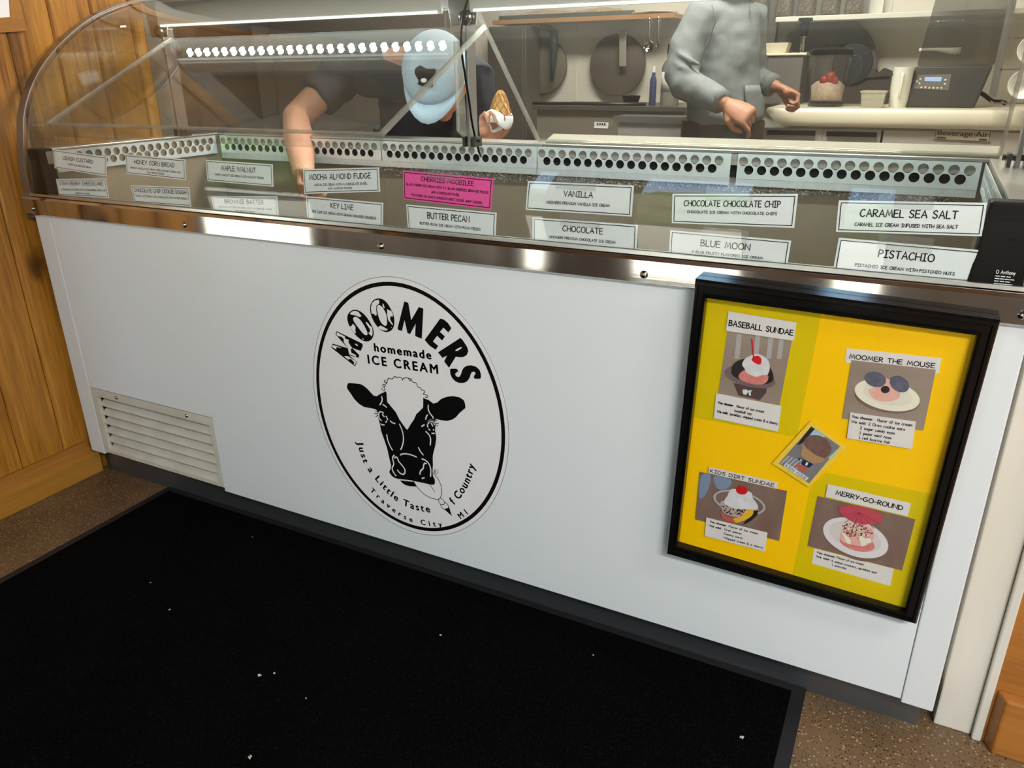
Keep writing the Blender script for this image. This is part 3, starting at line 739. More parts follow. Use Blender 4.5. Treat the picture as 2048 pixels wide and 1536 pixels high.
# M E R S in solid black
P(mb, L2, [(298,97),(345,112),(362,130),(405,385),(520,185),(575,200),(592,215),(567,672),(465,630),(472,440),(388,600),(345,582),(302,385),(262,553),(205,535),(195,510)], YB)
P(mb, L2, [(850,360),(905,375),(970,430),(1022,510),(975,575),(900,500),(845,565),(923,635),(880,700),(803,625),(738,712),(820,780),(780,840),(690,780),(640,725),(612,688)], YB)
P(mb, L2, [(1160,657),(1195,690),(1265,800),(1282,860),(1260,920),(1200,955),(1130,955),(1090,945),(985,1117),(910,1020),(955,930),(885,965),(815,880)], YB)
P(mw, L2, [(1180,795),(1180,815),(1130,850),(1090,860),(1085,845),(1120,820)], YW)
P(mb, L2, [(1000,1150),(1010,1130),(1100,1130),(1125,1155),(1125,1175),(1085,1200),(1082,1230),(1110,1255),(1145,1255),(1170,1215),(1185,1160),(1210,1115),(1260,1085),(1330,1078),(1400,1100),(1455,1150),(1475,1210),(1475,1270),(1465,1285),(1395,1287),(1370,1275),(1366,1245),(1390,1215),(1390,1190),(1360,1175),(1330,1190),(1315,1230),(1300,1275),(1265,1325),(1210,1350),(1140,1350),(1080,1325),(1030,1270),(1005,1210)], YB)
# spotted M O O
P(mb, L1, [(240,737),(760,990),(782,1030),(735,1145),(555,1080),(705,1230),(690,1285),(500,1235),(655,1370),(625,1455),(590,1440),(130,1075),(160,993),(470,1090),(218,805)], YB)
for w in ([(250,762),(410,845),(415,890),(490,915),(485,975),(560,1080),(530,1110),(545,1180),(640,1230),(640,1262),(500,1210),(485,1150),(476,1092),(388,960),(390,900),(340,850),(270,840),(238,805)],
          [(160,1020),(300,1060),(350,1090),(240,1060),(235,1110),(152,1068)], [(610,1000),(640,995),(685,1030),(665,1045)], [(395,1250),(470,1250),(630,1350),(640,1380),(615,1430),(590,1420),(605,1380),(540,1310),(490,1310),(480,1325)]): P(mw, L1, w, YW)
P(mb, L1, [(460,500),(470,400),(540,320),(620,300),(720,330),(830,420),(920,550),(985,680),(1000,790),(975,880),(920,935),(850,950),(770,930),(660,850),(560,730),(490,610)], YB, 3)
for w in ([(580,490),(610,445),(660,455),(740,525),(820,650),(870,760),(870,810),(840,820),(780,780),(690,670),(610,560)], ): P(mw, L1, w, YW, 3)
for w in ([(515,380),(560,335),(620,322),(690,345),(720,390),(750,420),(745,435),(710,450),(640,420),(560,400),(530,395)], [(510,640),(545,635),(575,590),(610,620),(630,665),(625,740),(640,770),(615,785),(560,720)],
          [(845,545),(880,570),(925,630),(960,650),(975,700),(978,790),(960,845),(900,785),(895,770),(925,760),(925,700),(880,630),(840,570)], [(775,880),(800,905),(790,915),(770,900)]): P(mw, L1, w, YW)
P(mb, L1, [(925,250),(945,170),(1000,100),(1090,68),(1190,90),(1280,170),(1360,300),(1410,420),(1425,560),(1400,670),(1340,740),(1250,758),(1150,720),(1060,630),(980,500),(935,370)], YB, 3)
P(mw, L1, [(1070,260),(1085,215),(1115,205),(1170,240),(1230,330),(1265,430),(1275,560),(1260,620),(1225,625),(1160,570),(1110,470),(1080,350)], YW, 3)
for w in ([(945,250),(970,160),(1030,110),(1100,95),(1115,130),(1110,180),(1060,210),(1050,290),(1065,400),(1045,425),(1000,385),(960,380)], [(1180,170),(1205,190),(1225,250),(1215,275),(1190,235)],
          [(1275,285),(1320,315),(1360,320),(1395,400),(1395,440),(1350,430),(1335,480),(1360,545),(1395,590),(1385,620),(1350,575),(1300,510),(1275,390),(1280,350)], [(1090,655),(1140,625),(1180,640),(1250,680),(1290,700),(1270,725),(1200,725),(1120,690)], [(1355,650),(1370,660),(1360,675)]): P(mw, L1, w, YW)
# straight and curved small lettering in the built-in typeface
def word_path(m, text, fr, path, size, y, bold=.0, stretch=None, squash=1.0):
    """letters set one after another along a smooth baseline through picture points"""
    base = smooth_line(pan(fr, path), 16) if len(path) > 2 else pan(fr, path)
    seg = [0.0]
    for a, b in zip(base[:-1], base[1:]): seg.append(seg[-1] + math.hypot(b[0] - a[0], b[1] - a[1]))
    adv = [outline(c)[2] if c != ' ' else .28 for c in text]
    tot = sum(adv) * size * squash
    gap = (seg[-1] - tot) / max(len(text) - 1, 1)
    def pos(s):
        s = min(max(s, 0), seg[-1] - 1e-6)
        for i in range(len(seg) - 1):
            if seg[i] <= s <= seg[i + 1]:
                t = (s - seg[i]) / (seg[i + 1] - seg[i] + 1e-12); a, b = base[i], base[i + 1]
                return (lerp(a[0], b[0], t), lerp(a[1], b[1], t)), math.atan2(b[1] - a[1], b[0] - a[0])
    s = 0
    for c, ad in zip(text, adv):
        w = ad * size * squash
        if c != ' ':
            (cx, cz), an = pos(s + w / 2); ca, sa = math.cos(an), math.sin(an)
            vs, fs, _ = outline(c)
            for dx in ((-bold, 0), (bold, 0), (0, bold * .7), (0, -bold * .7)) if bold else ((0, 0),):
                m.add([(cx + ca * (v[0] * size * squash - w / 2 + dx[0]) - sa * (v[1] * size + dx[1]), y, cz + sa * (v[0] * size * squash - w / 2 + dx[0]) + ca * (v[1] * size + dx[1])) for v in vs], fs)
        s += w + gap
LET = mb.build('name_lettering', black_ink, STK); mw.build('letter_spots', sticker_w, LET); mb = MB()
word_path(mb, "homemade", FR(0, 0, 1), [(748.5, 702.0), (863.5, 718.5)], .0270, YB, .0013, squash=1.05)
mb.build('homemade_lettering', black_ink, STK); mb = MB()
word_path(mb, "ICE CREAM", FR(0, 0, 1), [(735.5, 726.4), (878, 747.8)], .0300, YB, .0012)
mb.build('product_lettering', black_ink, STK); mb = MB()
word_path(mb, "Just a Little Taste", L5, [(172, 178), (265, 460), (425, 690), (680, 960), (930, 1095), (1195, 1152)], .0265, YB, .0010)
word_path(mb, "f Country", L5, [(1525, 1045), (1640, 910), (1745, 725), (1815, 500)], .0265, YB, .0010)
mb.build('tagline_lettering', black_ink, STK); mb = MB()
word_path(mb, "Traverse City,", L5, [(350, 845), (560, 1050), (830, 1240), (1100, 1325), (1425, 1360)], .0205, YB, .0008)
word_path(mb, "MI", L5, [(1615, 1245), (1725, 1168)], .0205, YB, .0008)
mb.build('town_lettering', black_ink, STK)
# the cow's head
mb = MB(); mw = MB(); ml = MB()
c34 = lambda pts: [((750 + u / 9.6 - 680) * 7.877, (880 + v / 9.6 - 730) * 7.877) for u, v in pts]
head = [(720,410),(735,440),(745,580),(780,620),(880,740),(940,860),(990,930),(1040,1000),(1065,1020),(1110,940),(1165,860),(1205,770),(1250,730),(1310,670),(1312,510),(1340,530),(1400,550),(1470,605),(1530,590),(1600,530),(1680,500),(1780,488),(1880,505),(1950,550),(1970,600),(1980,675),(1890,750),(1830,820),(1770,860),(1690,880),(1600,870),(1520,850),(1490,880),(1505,940),(1500,1040),(1520,1140),(1505,1260),(1470,1400)]
head += c34([(1110,330),(1115,480),(1105,620),(1115,690),(1150,760),(1155,820),(1140,850),(1110,860),(1040,850),(920,820),(740,786),(480,750),(400,735),(330,695),(285,635),(275,605),(305,545),(310,480),(265,300),(230,130)])
head += [(750,1330),(700,1180),(650,1040),(630,930),(615,870),(595,790),(600,740),(570,700),(520,685),(380,660),(300,610),(230,540),(170,450),(115,370),(110,330),(130,285),(170,282),(310,297),(360,315),(430,370),(530,480),(580,490),(640,450),(690,430)]
P(mb, L3, head, YB)
P(mb, L4, [(480,770),(600,782),(725,795),(745,800),(800,890),(700,890),(600,870),(530,830)], YB)
def LN(m, fr, pts, w, y, sm=3): ribbon(m, smooth_line(pan(fr, pts), sm) if len(pts) > 2 else pan(fr, pts), w, lift(y))
for l in ([(660,495),(668,540),(655,590),(630,625)], [(680,622),(710,640),(735,665)], [(690,755),(650,735),(620,745),(612,790),(625,840),(655,875)], [(670,775),(700,815)], [(730,805),(755,860)], [(738,880),(725,900)], [(645,925),(670,940),(700,940)],
          [(795,880),(825,905),(870,920)], [(940,930),(975,1010),(1000,1110),(1000,1200),(985,1270),(960,1330)], [(740,1095),(755,1180),(790,1270),(830,1340)], [(1393,630),(1395,700),(1420,760),(1465,815),(1470,840)], [(1380,785),(1360,820),(1355,855)],
          [(1395,920),(1402,890),(1430,868),(1462,878),(1482,910),(1490,940)], [(1440,915),(1465,960)], [(1380,930),(1385,975)], [(1400,1005),(1420,1025)], [(1472,1015),(1482,1025)], [(1450,1075),(1490,1075)], [(1330,940),(1290,965)], [(1355,1045),(1400,1090),(1430,1160),(1425,1260)], [(1240,1300),(1270,1360),(1315,1415)]):
    LN(mw, L3, l, .0030, YW)
LN(mw, L3, [(1402,895),(1432,872),(1465,885),(1485,915)], .0052, YW)
for l in ([(490,285),(530,265),(620,265),(720,290),(800,325)], [(370,290),(345,330),(350,390),(365,460),(335,530),(345,590),(380,650),(410,685)], [(385,345),(395,325),(430,335),(460,410),(520,480),(570,550),(580,610),(560,650),(530,655),(480,630),(435,575)], [(905,360),(960,380),(1030,440),(1070,540),(1075,620),(1070,695)],
          [(990,450),(955,445),(935,490),(930,540),(880,590),(865,655)], [(905,737),(950,722)], [(485,760),(600,772),(720,787)]):
    LN(mw, L4, l, .0032, YW)
for l in ([(740,795),(830,920),(950,1040),(1080,1110),(1180,1135),(1240,1125),(1275,1060),(1285,960),(1265,860),(1215,750),(1150,670),(1105,625)], [(1060,860),(1150,995)], [(1225,1130),(1225,1180),(1260,1230),(1300,1240),(1340,1220),(1330,1180),(1290,1130),(1260,1115)], [(1260,1230),(1275,1280),(1330,1335)], [(1340,1190),(1380,1220),(1410,1260),(1418,1290)], [(1330,1335),(1350,1325),(1400,1310)]):
    LN(ml, L4, l, .0016, YB)
P(ml, L4, [(1340,1335),(1400,1310),(1420,1270),(1480,1460)], YB)
LN(ml, L4, [(1172 + 42 * math.cos(a * PI / 8), 607 + 46 * math.sin(a * PI / 8)) for a in range(17)], .0010, YB)
p = at(*L4((1150, 628)), -.0045); st, w = strokes("R")
for s in st: ribbon(ml, s, .2, lambda q: (p.x + q[0] * .0058, YB, p.z + q[1] * .0055))
for l in ([(685,410),(665,385),(660,365)], [(695,400),(708,375),(692,350),(675,320),(690,300),(720,320),(690,348)], [(722,300),(742,275),(715,275),(697,255),(715,235)], [(742,275),(750,240),(765,205),(790,215),(830,215),(850,190),(880,180),(890,200),(930,190),(970,205),(990,240)],
          [(990,240),(1000,210),(1050,200),(1100,212),(1120,218),(1105,250),(1078,212)], [(1120,215),(1150,268),(1190,275),(1215,310),(1230,345),(1270,360),(1285,390),(1325,400),(1335,430),(1312,455),(1350,468),(1380,482),(1375,510),(1342,502)],
          [(600,740),(555,722)], [(596,768),(540,765)], [(596,795),(565,812)], [(1490,890),(1530,870)], [(1500,920),(1555,918)], [(1500,940),(1540,958)]):
    LN(ml, L3, l, .0018, YB, 4)
COW = mb.build('cow_head', black_ink, STK); mw.build('face_lines', sticker_w, COW); ml.build('curls_and_tongue', black_ink, COW)

# ================================================================ flavour cards taped inside the glass
A_, B_, C_, D_ = FR(0, 250, 3.938), FR(400, 250, 3.303), FR(900, 250, 3.303), FR(1428, 250, 3.303)
def gat(px, py, off=.0075):
    y = .01
    for _ in range(6): p = at(px, py, y); y = gy(min(max(p.z, ZT), 1.3)) + off
    return at(px, py, y)
CARDS = [
 ([A_((415,190)), A_((840,250)), A_((840,405)), A_((430,340))], [("LEMON CUSTARD",.19,.76,.50,.76), ("LEMON CUSTARD ICE CREAM",.28,.72,.28,.39)], 'topmost white flavor card at the far left of the case glass, reading LEMON CUSTARD', 0),
 ([A_((440,425)), A_((835,420)), A_((860,575)), A_((465,555))], [("STRAWBERRY CHEESECAKE",.06,.94,.60,.86), ("CHEESECAKE ICE CREAM WITH A STRAWBERRY SWIRL AND",.08,.96,.33,.44), ("CHEESECAKE CHUNKS",.35,.65,.12,.22)], 'white flavor card on the case glass reading STRAWBERRY CHEESECAKE', 0),
 ([A_((985,230)), A_((1460,270)), A_((1465,435)), A_((1000,385))], [("HONEY CORN BREAD",.15,.83,.52,.80), ("FRENCH VANILLA ICE CREAM WITH A HONEY SWIRL AND",.08,.92,.30,.41), ("CORN BREAD PIECES",.35,.65,.10,.20)], 'white flavor card on the case glass reading HONEY CORN BREAD', 0),
 ([A_((1030,475)), A_((1490,490)), A_((1505,645)), A_((1060,610))], [("CHOCOLATE CHIP COOKIE DOUGH",.05,.95,.60,.86), ("VANILLA ICE CREAM WITH CHOCOLATE CHIP COOKIE PIECES",.05,.95,.36,.47)], 'white flavor card on the case glass reading CHOCOLATE CHIP COOKIE DOUGH', 0),
 ([B_((38,230)), B_((480,260)), B_((485,408)), B_((50,370))], [("MAPLE WALNUT",.23,.76,.52,.82), ("MAPLE WALNUT ICE CREAM WITH WALNUT PIECES",.13,.87,.30,.42)], 'white flavor card on the case glass reading MAPLE WALNUT', 0),
 ([B_((75,472)), B_((510,470)), B_((520,612)), B_((92,575))], [("BROWNIE BATTER",.20,.80,.55,.85), ("BROWNIE BATTER ICE CREAM WITH A CARAMEL SWIRL",.10,.92,.33,.43), ("AND BROWNIE PIECES",.35,.65,.12,.22)], 'white flavor card on the case glass reading BROWNIE BATTER', 0),
 ([B_((680,292)), B_((1182,280)), B_((1190,440)), B_((690,455))], [("MOCHA ALMOND FUDGE",.08,.90,.52,.82), ("MOCHA ICE CREAM WITH A CHOCOLATE SWIRL",.15,.85,.30,.42), ("AND ALMOND PIECES",.33,.65,.10,.22)], 'white flavor card on the case glass reading MOCHA ALMOND FUDGE', 0),
 ([B_((700,470)), B_((1210,515)), B_((1208,688)), B_((710,625))], [("KEY LIME",.33,.63,.58,.85), ("KEY LIME ICE CREAM WITH GRAHAM CRACKER CRUMBLES",.08,.92,.33,.46)], 'white flavor card on the case glass reading KEY LIME', 0),
 ([B_((1340,300)), B_((1940,355)), B_((1925,560)), B_((1345,490))], [("CHERRIES MOOBILEE",.21,.80,.68,.88), ("BLACK CHERRY ICE CREAM WITH T.C. BLACK CHERRIES, BROWNIE PIECES",.04,.96,.50,.60), ("AND A CHOCOLATE SWIRL",.33,.65,.32,.42), ("FEATURED ON GMA'S AMERICA'S BEST SCOOP SHOP WINNER",.10,.90,.13,.23)], 'bright pink flavor card taped to the middle of the case glass', 2),
 ([B_((1362,525)), B_((1960,580)), B_((1950,765)), B_((1375,700))], [("BUTTER PECAN",.24,.72,.52,.82), ("BUTTER PECAN ICE CREAM WITH PECAN PIECES",.15,.84,.30,.42)], 'white flavor card under the pink card, reading BUTTER PECAN', 0),
 ([C_((515,370)), C_((1215,400)), C_((1200,605)), C_((500,560))], [("VANILLA",.36,.64,.50,.76), ("MOOMERS PREMIUM VANILLA ICE CREAM",.20,.80,.26,.38)], 'white flavor card with crinkled tape on the case glass, reading VANILLA', 1),
 ([C_((545,610)), C_((1240,660)), C_((1230,850)), C_((545,785))], [("CHOCOLATE",.30,.69,.54,.82), ("MOOMERS PREMIUM CHOCOLATE ICE CREAM",.17,.81,.28,.40)], 'white flavor card on the case glass reading only CHOCOLATE in large letters', 1),
 ([C_((1470,455)), D_((555,455)), D_((530,680)), C_((1465,648))], [("CHOCOLATE CHOCOLATE CHIP",.10,.88,.56,.82), ("CHOCOLATE ICE CREAM WITH CHOCOLATE CHIPS",.13,.86,.36,.47)], 'white flavor card on the case glass reading CHOCOLATE CHOCOLATE CHIP', 1),
 ([C_((1455,695)), D_((510,765)), D_((480,955)), C_((1445,878))], [("BLUE MOON",.27,.69,.50,.80), ("A BLUE FRUITY FLAVORED ICE CREAM",.20,.80,.27,.38)], 'white flavor card on the case glass reading BLUE MOON', 1),
 ([D_((825,498)), D_((1805,515)), D_((1770,735)), D_((805,705))], [("CARAMEL SEA SALT",.16,.83,.46,.78), ("CARAMEL ICE CREAM INFUSED WITH SEA SALT",.13,.84,.20,.34)], 'white flavor card on the case glass reading CARAMEL SEA SALT', 1),
 ([D_((825,745)), D_((1790,830)), D_((1745,1055)), D_((785,965))], [("PISTACHIO",.30,.69,.50,.80), ("PISTACHIO ICE CREAM WITH PISTCHIO NUTS",.15,.84,.20,.32)], 'white flavor card beside the right black end block, reading PISTACHIO', 1),
]
for q, lines, label, tp in CARDS:
    w4 = [gat(*p) for p in q]
    fn = quad_fn(w4); c = sum(w4, Vector()) / 4
    t = thing('flavor_card', c, label, 'flavor card', 'flavor cards taped behind the case glass')
    n = 4; mb = MB()
    g = [[fn((i / n, j / n)) for i in range(n + 1)] for j in range(n + 1)]
    for j in range(n + 1):                      # the card bends with the glass
        for i in range(n + 1):
            p = g[j][i]; g[j][i] = Vector((p.x, gy(max(p.z, ZT)) + .0075, p.z))
    vs = [p for r in g for p in r]; N1 = n + 1
    fs = [(j * N1 + i, j * N1 + i + 1, (j + 1) * N1 + i + 1, (j + 1) * N1 + i) for j in range(n) for i in range(n)]
    off = len(vs)
    mb.add(vs + [p + Vector((0, .0008, 0)) for p in vs], fs + [tuple(k + off for k in f[::-1]) for f in fs])
    mb.build('sheet', pink_p if tp == 2 else paper, t)
    def fc(p, d=-.0007):
        r = fn(p); return Vector((r.x, gy(max(r.z, ZT)) + .0075 + d, r.z))
    wd = ((w4[1] - w4[0]).length + (w4[2] - w4[3]).length) / 2; ht = ((w4[0] - w4[3]).length + (w4[1] - w4[2]).length) / 2
    mb = MB(); asp = wd / ht
    for i, (tx, u0, u1, v0, v1) in enumerate(lines):
        if i == len(lines) - 1 and v0 < .14: v0, v1 = .145, .235
        elif i: v1 = v0 + (v1 - v0) * .9
        else: v0, v1 = v0 + (v1 - v0) * .10, v1 - (v1 - v0) * .06
        write_box(mb, tx, fc, u0, u1, v0, v1, asp, .15 if i == 0 else .19)
    iu, iv = .020, .020 * asp * .85; bw = .0065
    for a, b in (((iu, iv), (1 - iu, iv)), ((1 - iu, iv), (1 - iu, 1 - iv)), ((1 - iu, 1 - iv), (iu, 1 - iv)), ((iu, 1 - iv), (iu, iv))):
        k = 6
        ribbon(mb, [(lerp(a[0], b[0], s / k) * asp, lerp(a[1], b[1], s / k)) for s in range(k + 1)], .024, lambda p: fc((p[0] / asp, p[1])))
    mb.build('lettering', black_ink, t)
    if tp:
        mb = MB(); mb.add([fc(p, -.0012) for p in ((.28, .78), (.66, .76), (.66, 1.22), (.28, 1.22))], [(0, 1, 2, 3)]); mb.build('tape', tape_m, t)

# ================================================================ framed sundae poster
KF, ZF = -.020, .26
def fat(fr, p, dy): return at(*fr(p), dy, KF, ZF)
ID = FR(0, 0, 1); K3 = FR(1300, 530, 2.738); K4 = FR(1300, 880, 2.341)
POST = thing('framed_poster', (-.09, -.02, .5), 'black framed yellow poster of sundaes hung on the right of the case', 'framed poster')
out = [fat(ID, p, -.030) for p in ((1391, 557), (2001, 640), (1833, 1247), (1333, 1107))]
inn = [fat(ID, p, -.020) for p in ((1414, 594), (1953, 668), (1808, 1219), (1357, 1086))]
def off(p, d): return p + Vector((0, d, 0))
def mix(t): return [a.lerp(b, t) for a, b in zip(out, inn)]
def setd(ps, d): return [Vector((p.x, d + KF * (p.z - ZF), p.z)) for p in ps]
rings = [setd(out, -.004), setd(out, -.030), setd(mix(.12), -.034), setd(mix(.30), -.034), setd(mix(.36), -.029), setd(mix(.75), -.029), setd(mix(.85), -.033), setd(mix(.97), -.030), setd(inn, -.018), setd(inn, -.006), setd(out, -.004)]
for k, nm in enumerate(('top', 'right', 'bottom', 'left')):
    a, b = k, (k + 1) % 4
    mb = MB(); mb.loft([[r[a] for r in rings[:-1]], [r[b] for r in rings[:-1]]]); mb.build('frame_bar', black_gl, POST, auto=12)
yel_o = mat('paper_golden', (.98, .57, .001), .5, spec=.15); yel_l = mat('paper_lemon', (.70, .52, .001), .5, spec=.15)
D0 = -.0140
def sheet(parent, name, m, fr, pts, d, thick=.0003):
    mb = MB(); ps = [fat(fr, p, d) for p in pts]; mb.hexa(ps, [off(p, thick) for p in ps]); return mb.build(name, m, parent)
mb = MB(); ps = setd([a.lerp(b, 1.15) for a, b in zip(mix(.8), inn)], D0); mb.hexa(setd(mix(.7), D0), setd(mix(.7), D0 + .004)); BACK = mb.build('backing_sheet', yel_o, POST)
mb = MB()
for q in ([K3(p) for p in ((300, 160), (945, 232), (805, 942), (195, 826))], [K3((965, 1137)), K3((1575, 1262)), ID((1812, 1225)), K4((665, 645)), K3((880, 1215))]):
    ps = [at(*p, D0 - .0004, KF, ZF) for p in q]; mb.hexa(ps, [off(p, .0003) for p in ps])
mb.build('lemon_sheet', yel_l, BACK)
def title(parent, fr, q, text, box, d, pen=.19, m=None):
    ps = [fat(fr, p, d) for p in q]; mb = MB(); mb.hexa(ps, [off(p, .0003) for p in ps]); o = mb.build('title_strip', m or paper_c, parent)
    asp = (ps[1] - ps[0]).length / (ps[0] - ps[3]).length; mb = MB()
    write_box(mb, text, quad_fn(ps, (0, -.0004, 0)), *box, asp, pen); mb.build('title_lettering', black_ink, o); return o
def caption(parent, fr, q, lines, d):
    ps = [fat(fr, p, d) for p in q]; mb = MB(); mb.hexa(ps, [off(p, .0003) for p in ps]); o = mb.build('caption_slip', paper_c, parent)
    asp = (ps[1] - ps[0]).length / (ps[0] - ps[3]).length; mb = MB(); f = quad_fn(ps, (0, -.0004, 0))
    for tx, u0, u1, v, h, pen in lines: write_box(mb, tx, f, u0, u1, v, v + h, asp, pen)
    mb.build('caption_lettering', black_ink, o); return o
def blob(parent, name, m, fr, pts, d, sm=4):
    mb = MB(); q = smooth_line(pts, sm, True) if sm else pts
    flat = []
    ps = [fat(fr, p, d) for p in q]
    tri = tessellate_polygon([[Vector((p.x, p.z, 0)) for p in ps]])
    mb.add(ps, [tuple(t) for t in tri]); return mb.build(name, m, parent)
def ell(cx, cy, a, b, rot=0, n=28):
    c, s = math.cos(math.radians(rot)), math.sin(math.radians(rot))
    return [(cx + a * math.cos(2 * PI * k / n) * c - b * math.sin(2 * PI * k / n) * s, cy + a * math.cos(2 * PI * k / n) * s + b * math.sin(2 * PI * k / n) * c) for k in range(n)]
def dots(parent, name, m, fr, n, region, r, d, seed):
    rn = random.Random(seed); mb = MB(); cx, cy, a, b, rot = region
    for _ in range(n):
        t = rn.uniform(0, 2 * PI); q = math.sqrt(rn.random()); c, s = math.cos(math.radians(rot)), math.sin(math.radians(rot))
        u, v = a * q * math.cos(t), b * q * math.sin(t); x, y = cx + u * c - v * s, cy + u * s + v * c; rr = r * rn.uniform(.5, 1.2)
        ps = [fat(fr, (x + rr * math.cos(k * PI / 3 + t), y + rr * rn.uniform(.5, 1) * math.sin(k * PI / 3 + t)), d) for k in range(6)]; mb.add(ps, [tuple(range(6))])
    return mb.build(name, m, parent)
tbl = mat('photo_table', (.34, .27, .22), .5, noise=((5, 5, 22), .3, (.25, .18, .13)))
tbl2 = mat('photo_table_brown', (.17, .095, .07), .5, noise=((30, 5, 8), .3, (.24, .16, .13)))
tbl3 = mat('photo_table_dark', (.16, .10, .075), .5, noise=((4, 4, 30), .3, (.20, .13, .10)))
bwl = mat('photo_bowl', (.085, .05, .045), .5); bwl_r = mat('photo_bowl_rim', (.17, .115, .115), .5); dkin = mat('photo_dark', (.02, .013, .010), .5)
whip = mat('photo_whipped', (.74, .75, .76), .6, noise=((70, 70, 70), .3, (.58, .57, .57))); berry = mat('photo_pink_scoop', (.55, .13, .11), .6, noise=((120, 120, 120), .3, (.72, .27, .24)))
cherry = mat('photo_cherry', (.62, .012, .015), .3); plate = mat('photo_plate', (.80, .76, .60), .5); plate_w = mat('photo_paper_plate', (.72, .68, .68), .5); plate_i = mat('photo_plate_inside', (.66, .60, .57), .5)
pinkp = mat('photo_pink_pale', (.72, .34, .28), .6, noise=((80, 80, 80), .3, (.80, .47, .40))); cookie = mat('photo_cookie', (.075, .075, .115), .6, noise=((150, 150, 150), .25, (.13, .13, .18)))
parasol = mat('photo_parasol', (.50, .06, .09), .5); parasol_d = mat('photo_parasol_ribs', (.32, .03, .05), .5); clearp = mat('photo_clear_cup', (.45, .43, .45), .4); yello = mat('photo_yellow', (.75, .45, .03), .5); redg = mat('photo_red', (.60, .09, .05), .5)
choc = mat('photo_chocolate', (.13, .065, .05), .5, noise=((90, 90, 90), .3, (.22, .12, .10))); cone = mat('photo_cone', (.42, .24, .11), .6); navy = mat('photo_navy', (.01, .015, .06), .5); skyb = mat('photo_sky', (.36, .55, .68), .5); greyp = mat('photo_grey', (.20, .19, .20), .5)
LP = -.0153
def photo(name, fr, q, m): return sheet(POST, name, m, fr, q, LP)
# 1 baseball sundae
F1 = FR(1420, 620, 6.145)
PH = photo('sundae_photo', F1, [(215, 255), (1005, 385), (855, 1170), (100, 1025)], tbl)
for i, x in enumerate((330, 560, 720, 850)): blob(PH, 'light_streak', mat('streak', (.42, .38, .36), .5) if i == 0 else MATS['streak'], F1, [(x, 290 + i * 20), (x + 60, 300 + i * 20), (x + 30, 600), (x - 30, 600)], LP - .0002, 0)
blob(PH, 'bowl_side', bwl, F1, [(290, 900), (700, 950), (690, 1020), (610, 1110), (520, 1085), (350, 1050), (320, 980)], LP - .0004, 0)
blob(PH, 'bowl_rim', bwl_r, F1, [(180, 740), (260, 690), (420, 650), (720, 740), (790, 850), (800, 905), (740, 950), (600, 960), (420, 930), (260, 860), (190, 800)], LP - .0006)
blob(PH, 'bowl_hollow', dkin, F1, [(265, 720), (300, 650), (420, 600), (600, 610), (740, 710), (780, 850), (690, 910), (520, 900), (350, 850), (270, 790)], LP - .0008)
blob(PH, 'scoop', berry, F1, [(350, 820), (400, 750), (500, 740), (700, 790), (705, 870), (640, 915), (520, 910), (400, 870)], LP - .0010)
blob(PH, 'whipped_cream', whip, F1, [(395, 670), (430, 600), (510, 555), (600, 545), (700, 600), (735, 690), (710, 790), (640, 800), (560, 820), (450, 770), (425, 720)], LP - .0012)
blob(PH, 'cherry', cherry, F1, [(510, 610), (550, 565), (610, 570), (635, 620), (615, 670), (560, 655)], LP - .0014)
mb = MB(); ribbon(mb, [(fat(F1, p, 0).x, fat(F1, p, 0).z) for p in ((560, 560), (552, 450), (538, 320))], .0022, lambda p: (p[0], LP - .0014 + KF * (p[1] - ZF), p[1])); mb.build('cherry_stem', cherry, PH)
for l in ([(400, 980), (450, 975), (470, 1010), (440, 1045), (405, 1030)], [(455, 990), (520, 985), (500, 1010), (505, 1050), (480, 1050), (475, 1010)]): blob(PH, 'white_mark', whip, F1, l, LP - .0008, 0)
title(POST, F1, [(228, 15), (1065, 155), (1030, 380), (195, 255)], "BASEBALL SUNDAE", (.025, .985, .26, .60), LP - .0018)
caption(POST, F1, [(75, 1022), (880, 1180), (835, 1495), (45, 1330)], [("You choose:", .04, .29, .60, .12, 0.30), ("flavor of ice cream", .33, .76, .60, .12, 0.19), ("baseball cap", .31, .58, .42, .12, 0.19), ("We add:", .04, .22, .25, .12, 0.30), ("sprinkles, whipped cream & a cherry", .24, .985, .25, .12, 0.19)], LP - .0018)
# 2 plate with two cookies
F2 = FR(1670, 690, 6.983)
title(POST, F2, [(165, 45), (1485, 185), (1450, 400), (140, 245)], "MOOMER THE MOUSE", (.035, .955, .30, .66), LP + .0006)
PH = photo('cookie_plate_photo', F2, [(230, 210), (1410, 345), (1235, 1195), (100, 1025)], tbl)
blob(PH, 'plate_shadow', tbl3, F2, ell(730, 740, 465, 205, 9), LP - .0002); blob(PH, 'plate', plate, F2, ell(730, 700, 462, 210, 12), LP - .0004)
blob(PH, 'plate_well', mat('photo_plate_well', (.72, .69, .55), .5), F2, ell(740, 690, 350, 150, 12), LP - .0005)
blob(PH, 'scoop', pinkp, F2, [(470, 640), (530, 590), (640, 490), (720, 465), (800, 510), (860, 600), (910, 680), (870, 760), (700, 790), (540, 750)], LP - .0007)
blob(PH, 'cookie', cookie, F2, ell(565, 480, 150, 105, 15), LP - .0009); blob(PH, 'cookie', cookie, F2, ell(900, 545, 145, 105, 30), LP - .0009)
blob(PH, 'mint', dkin, F2, ell(702, 622, 62, 52), LP - .0011)
caption(POST, F2, [(215, 940), (1130, 1070), (1075, 1455), (165, 1300)], [("You choose:", .03, .36, .80, .12, 0.22), ("flavor of ice cream", .42, .96, .80, .12, 0.18), ("We add:", .03, .27, .61, .12, 0.22), ("2 Oreo cookie ears", .30, .86, .61, .12, 0.18), ("2 sugar candy eyes", .18, .72, .42, .12, 0.18), ("1 junior mint nose", .18, .68, .23, .12, 0.18), ("1 red licorice tail", .18, .66, .05, .12, 0.18)], LP - .0018)
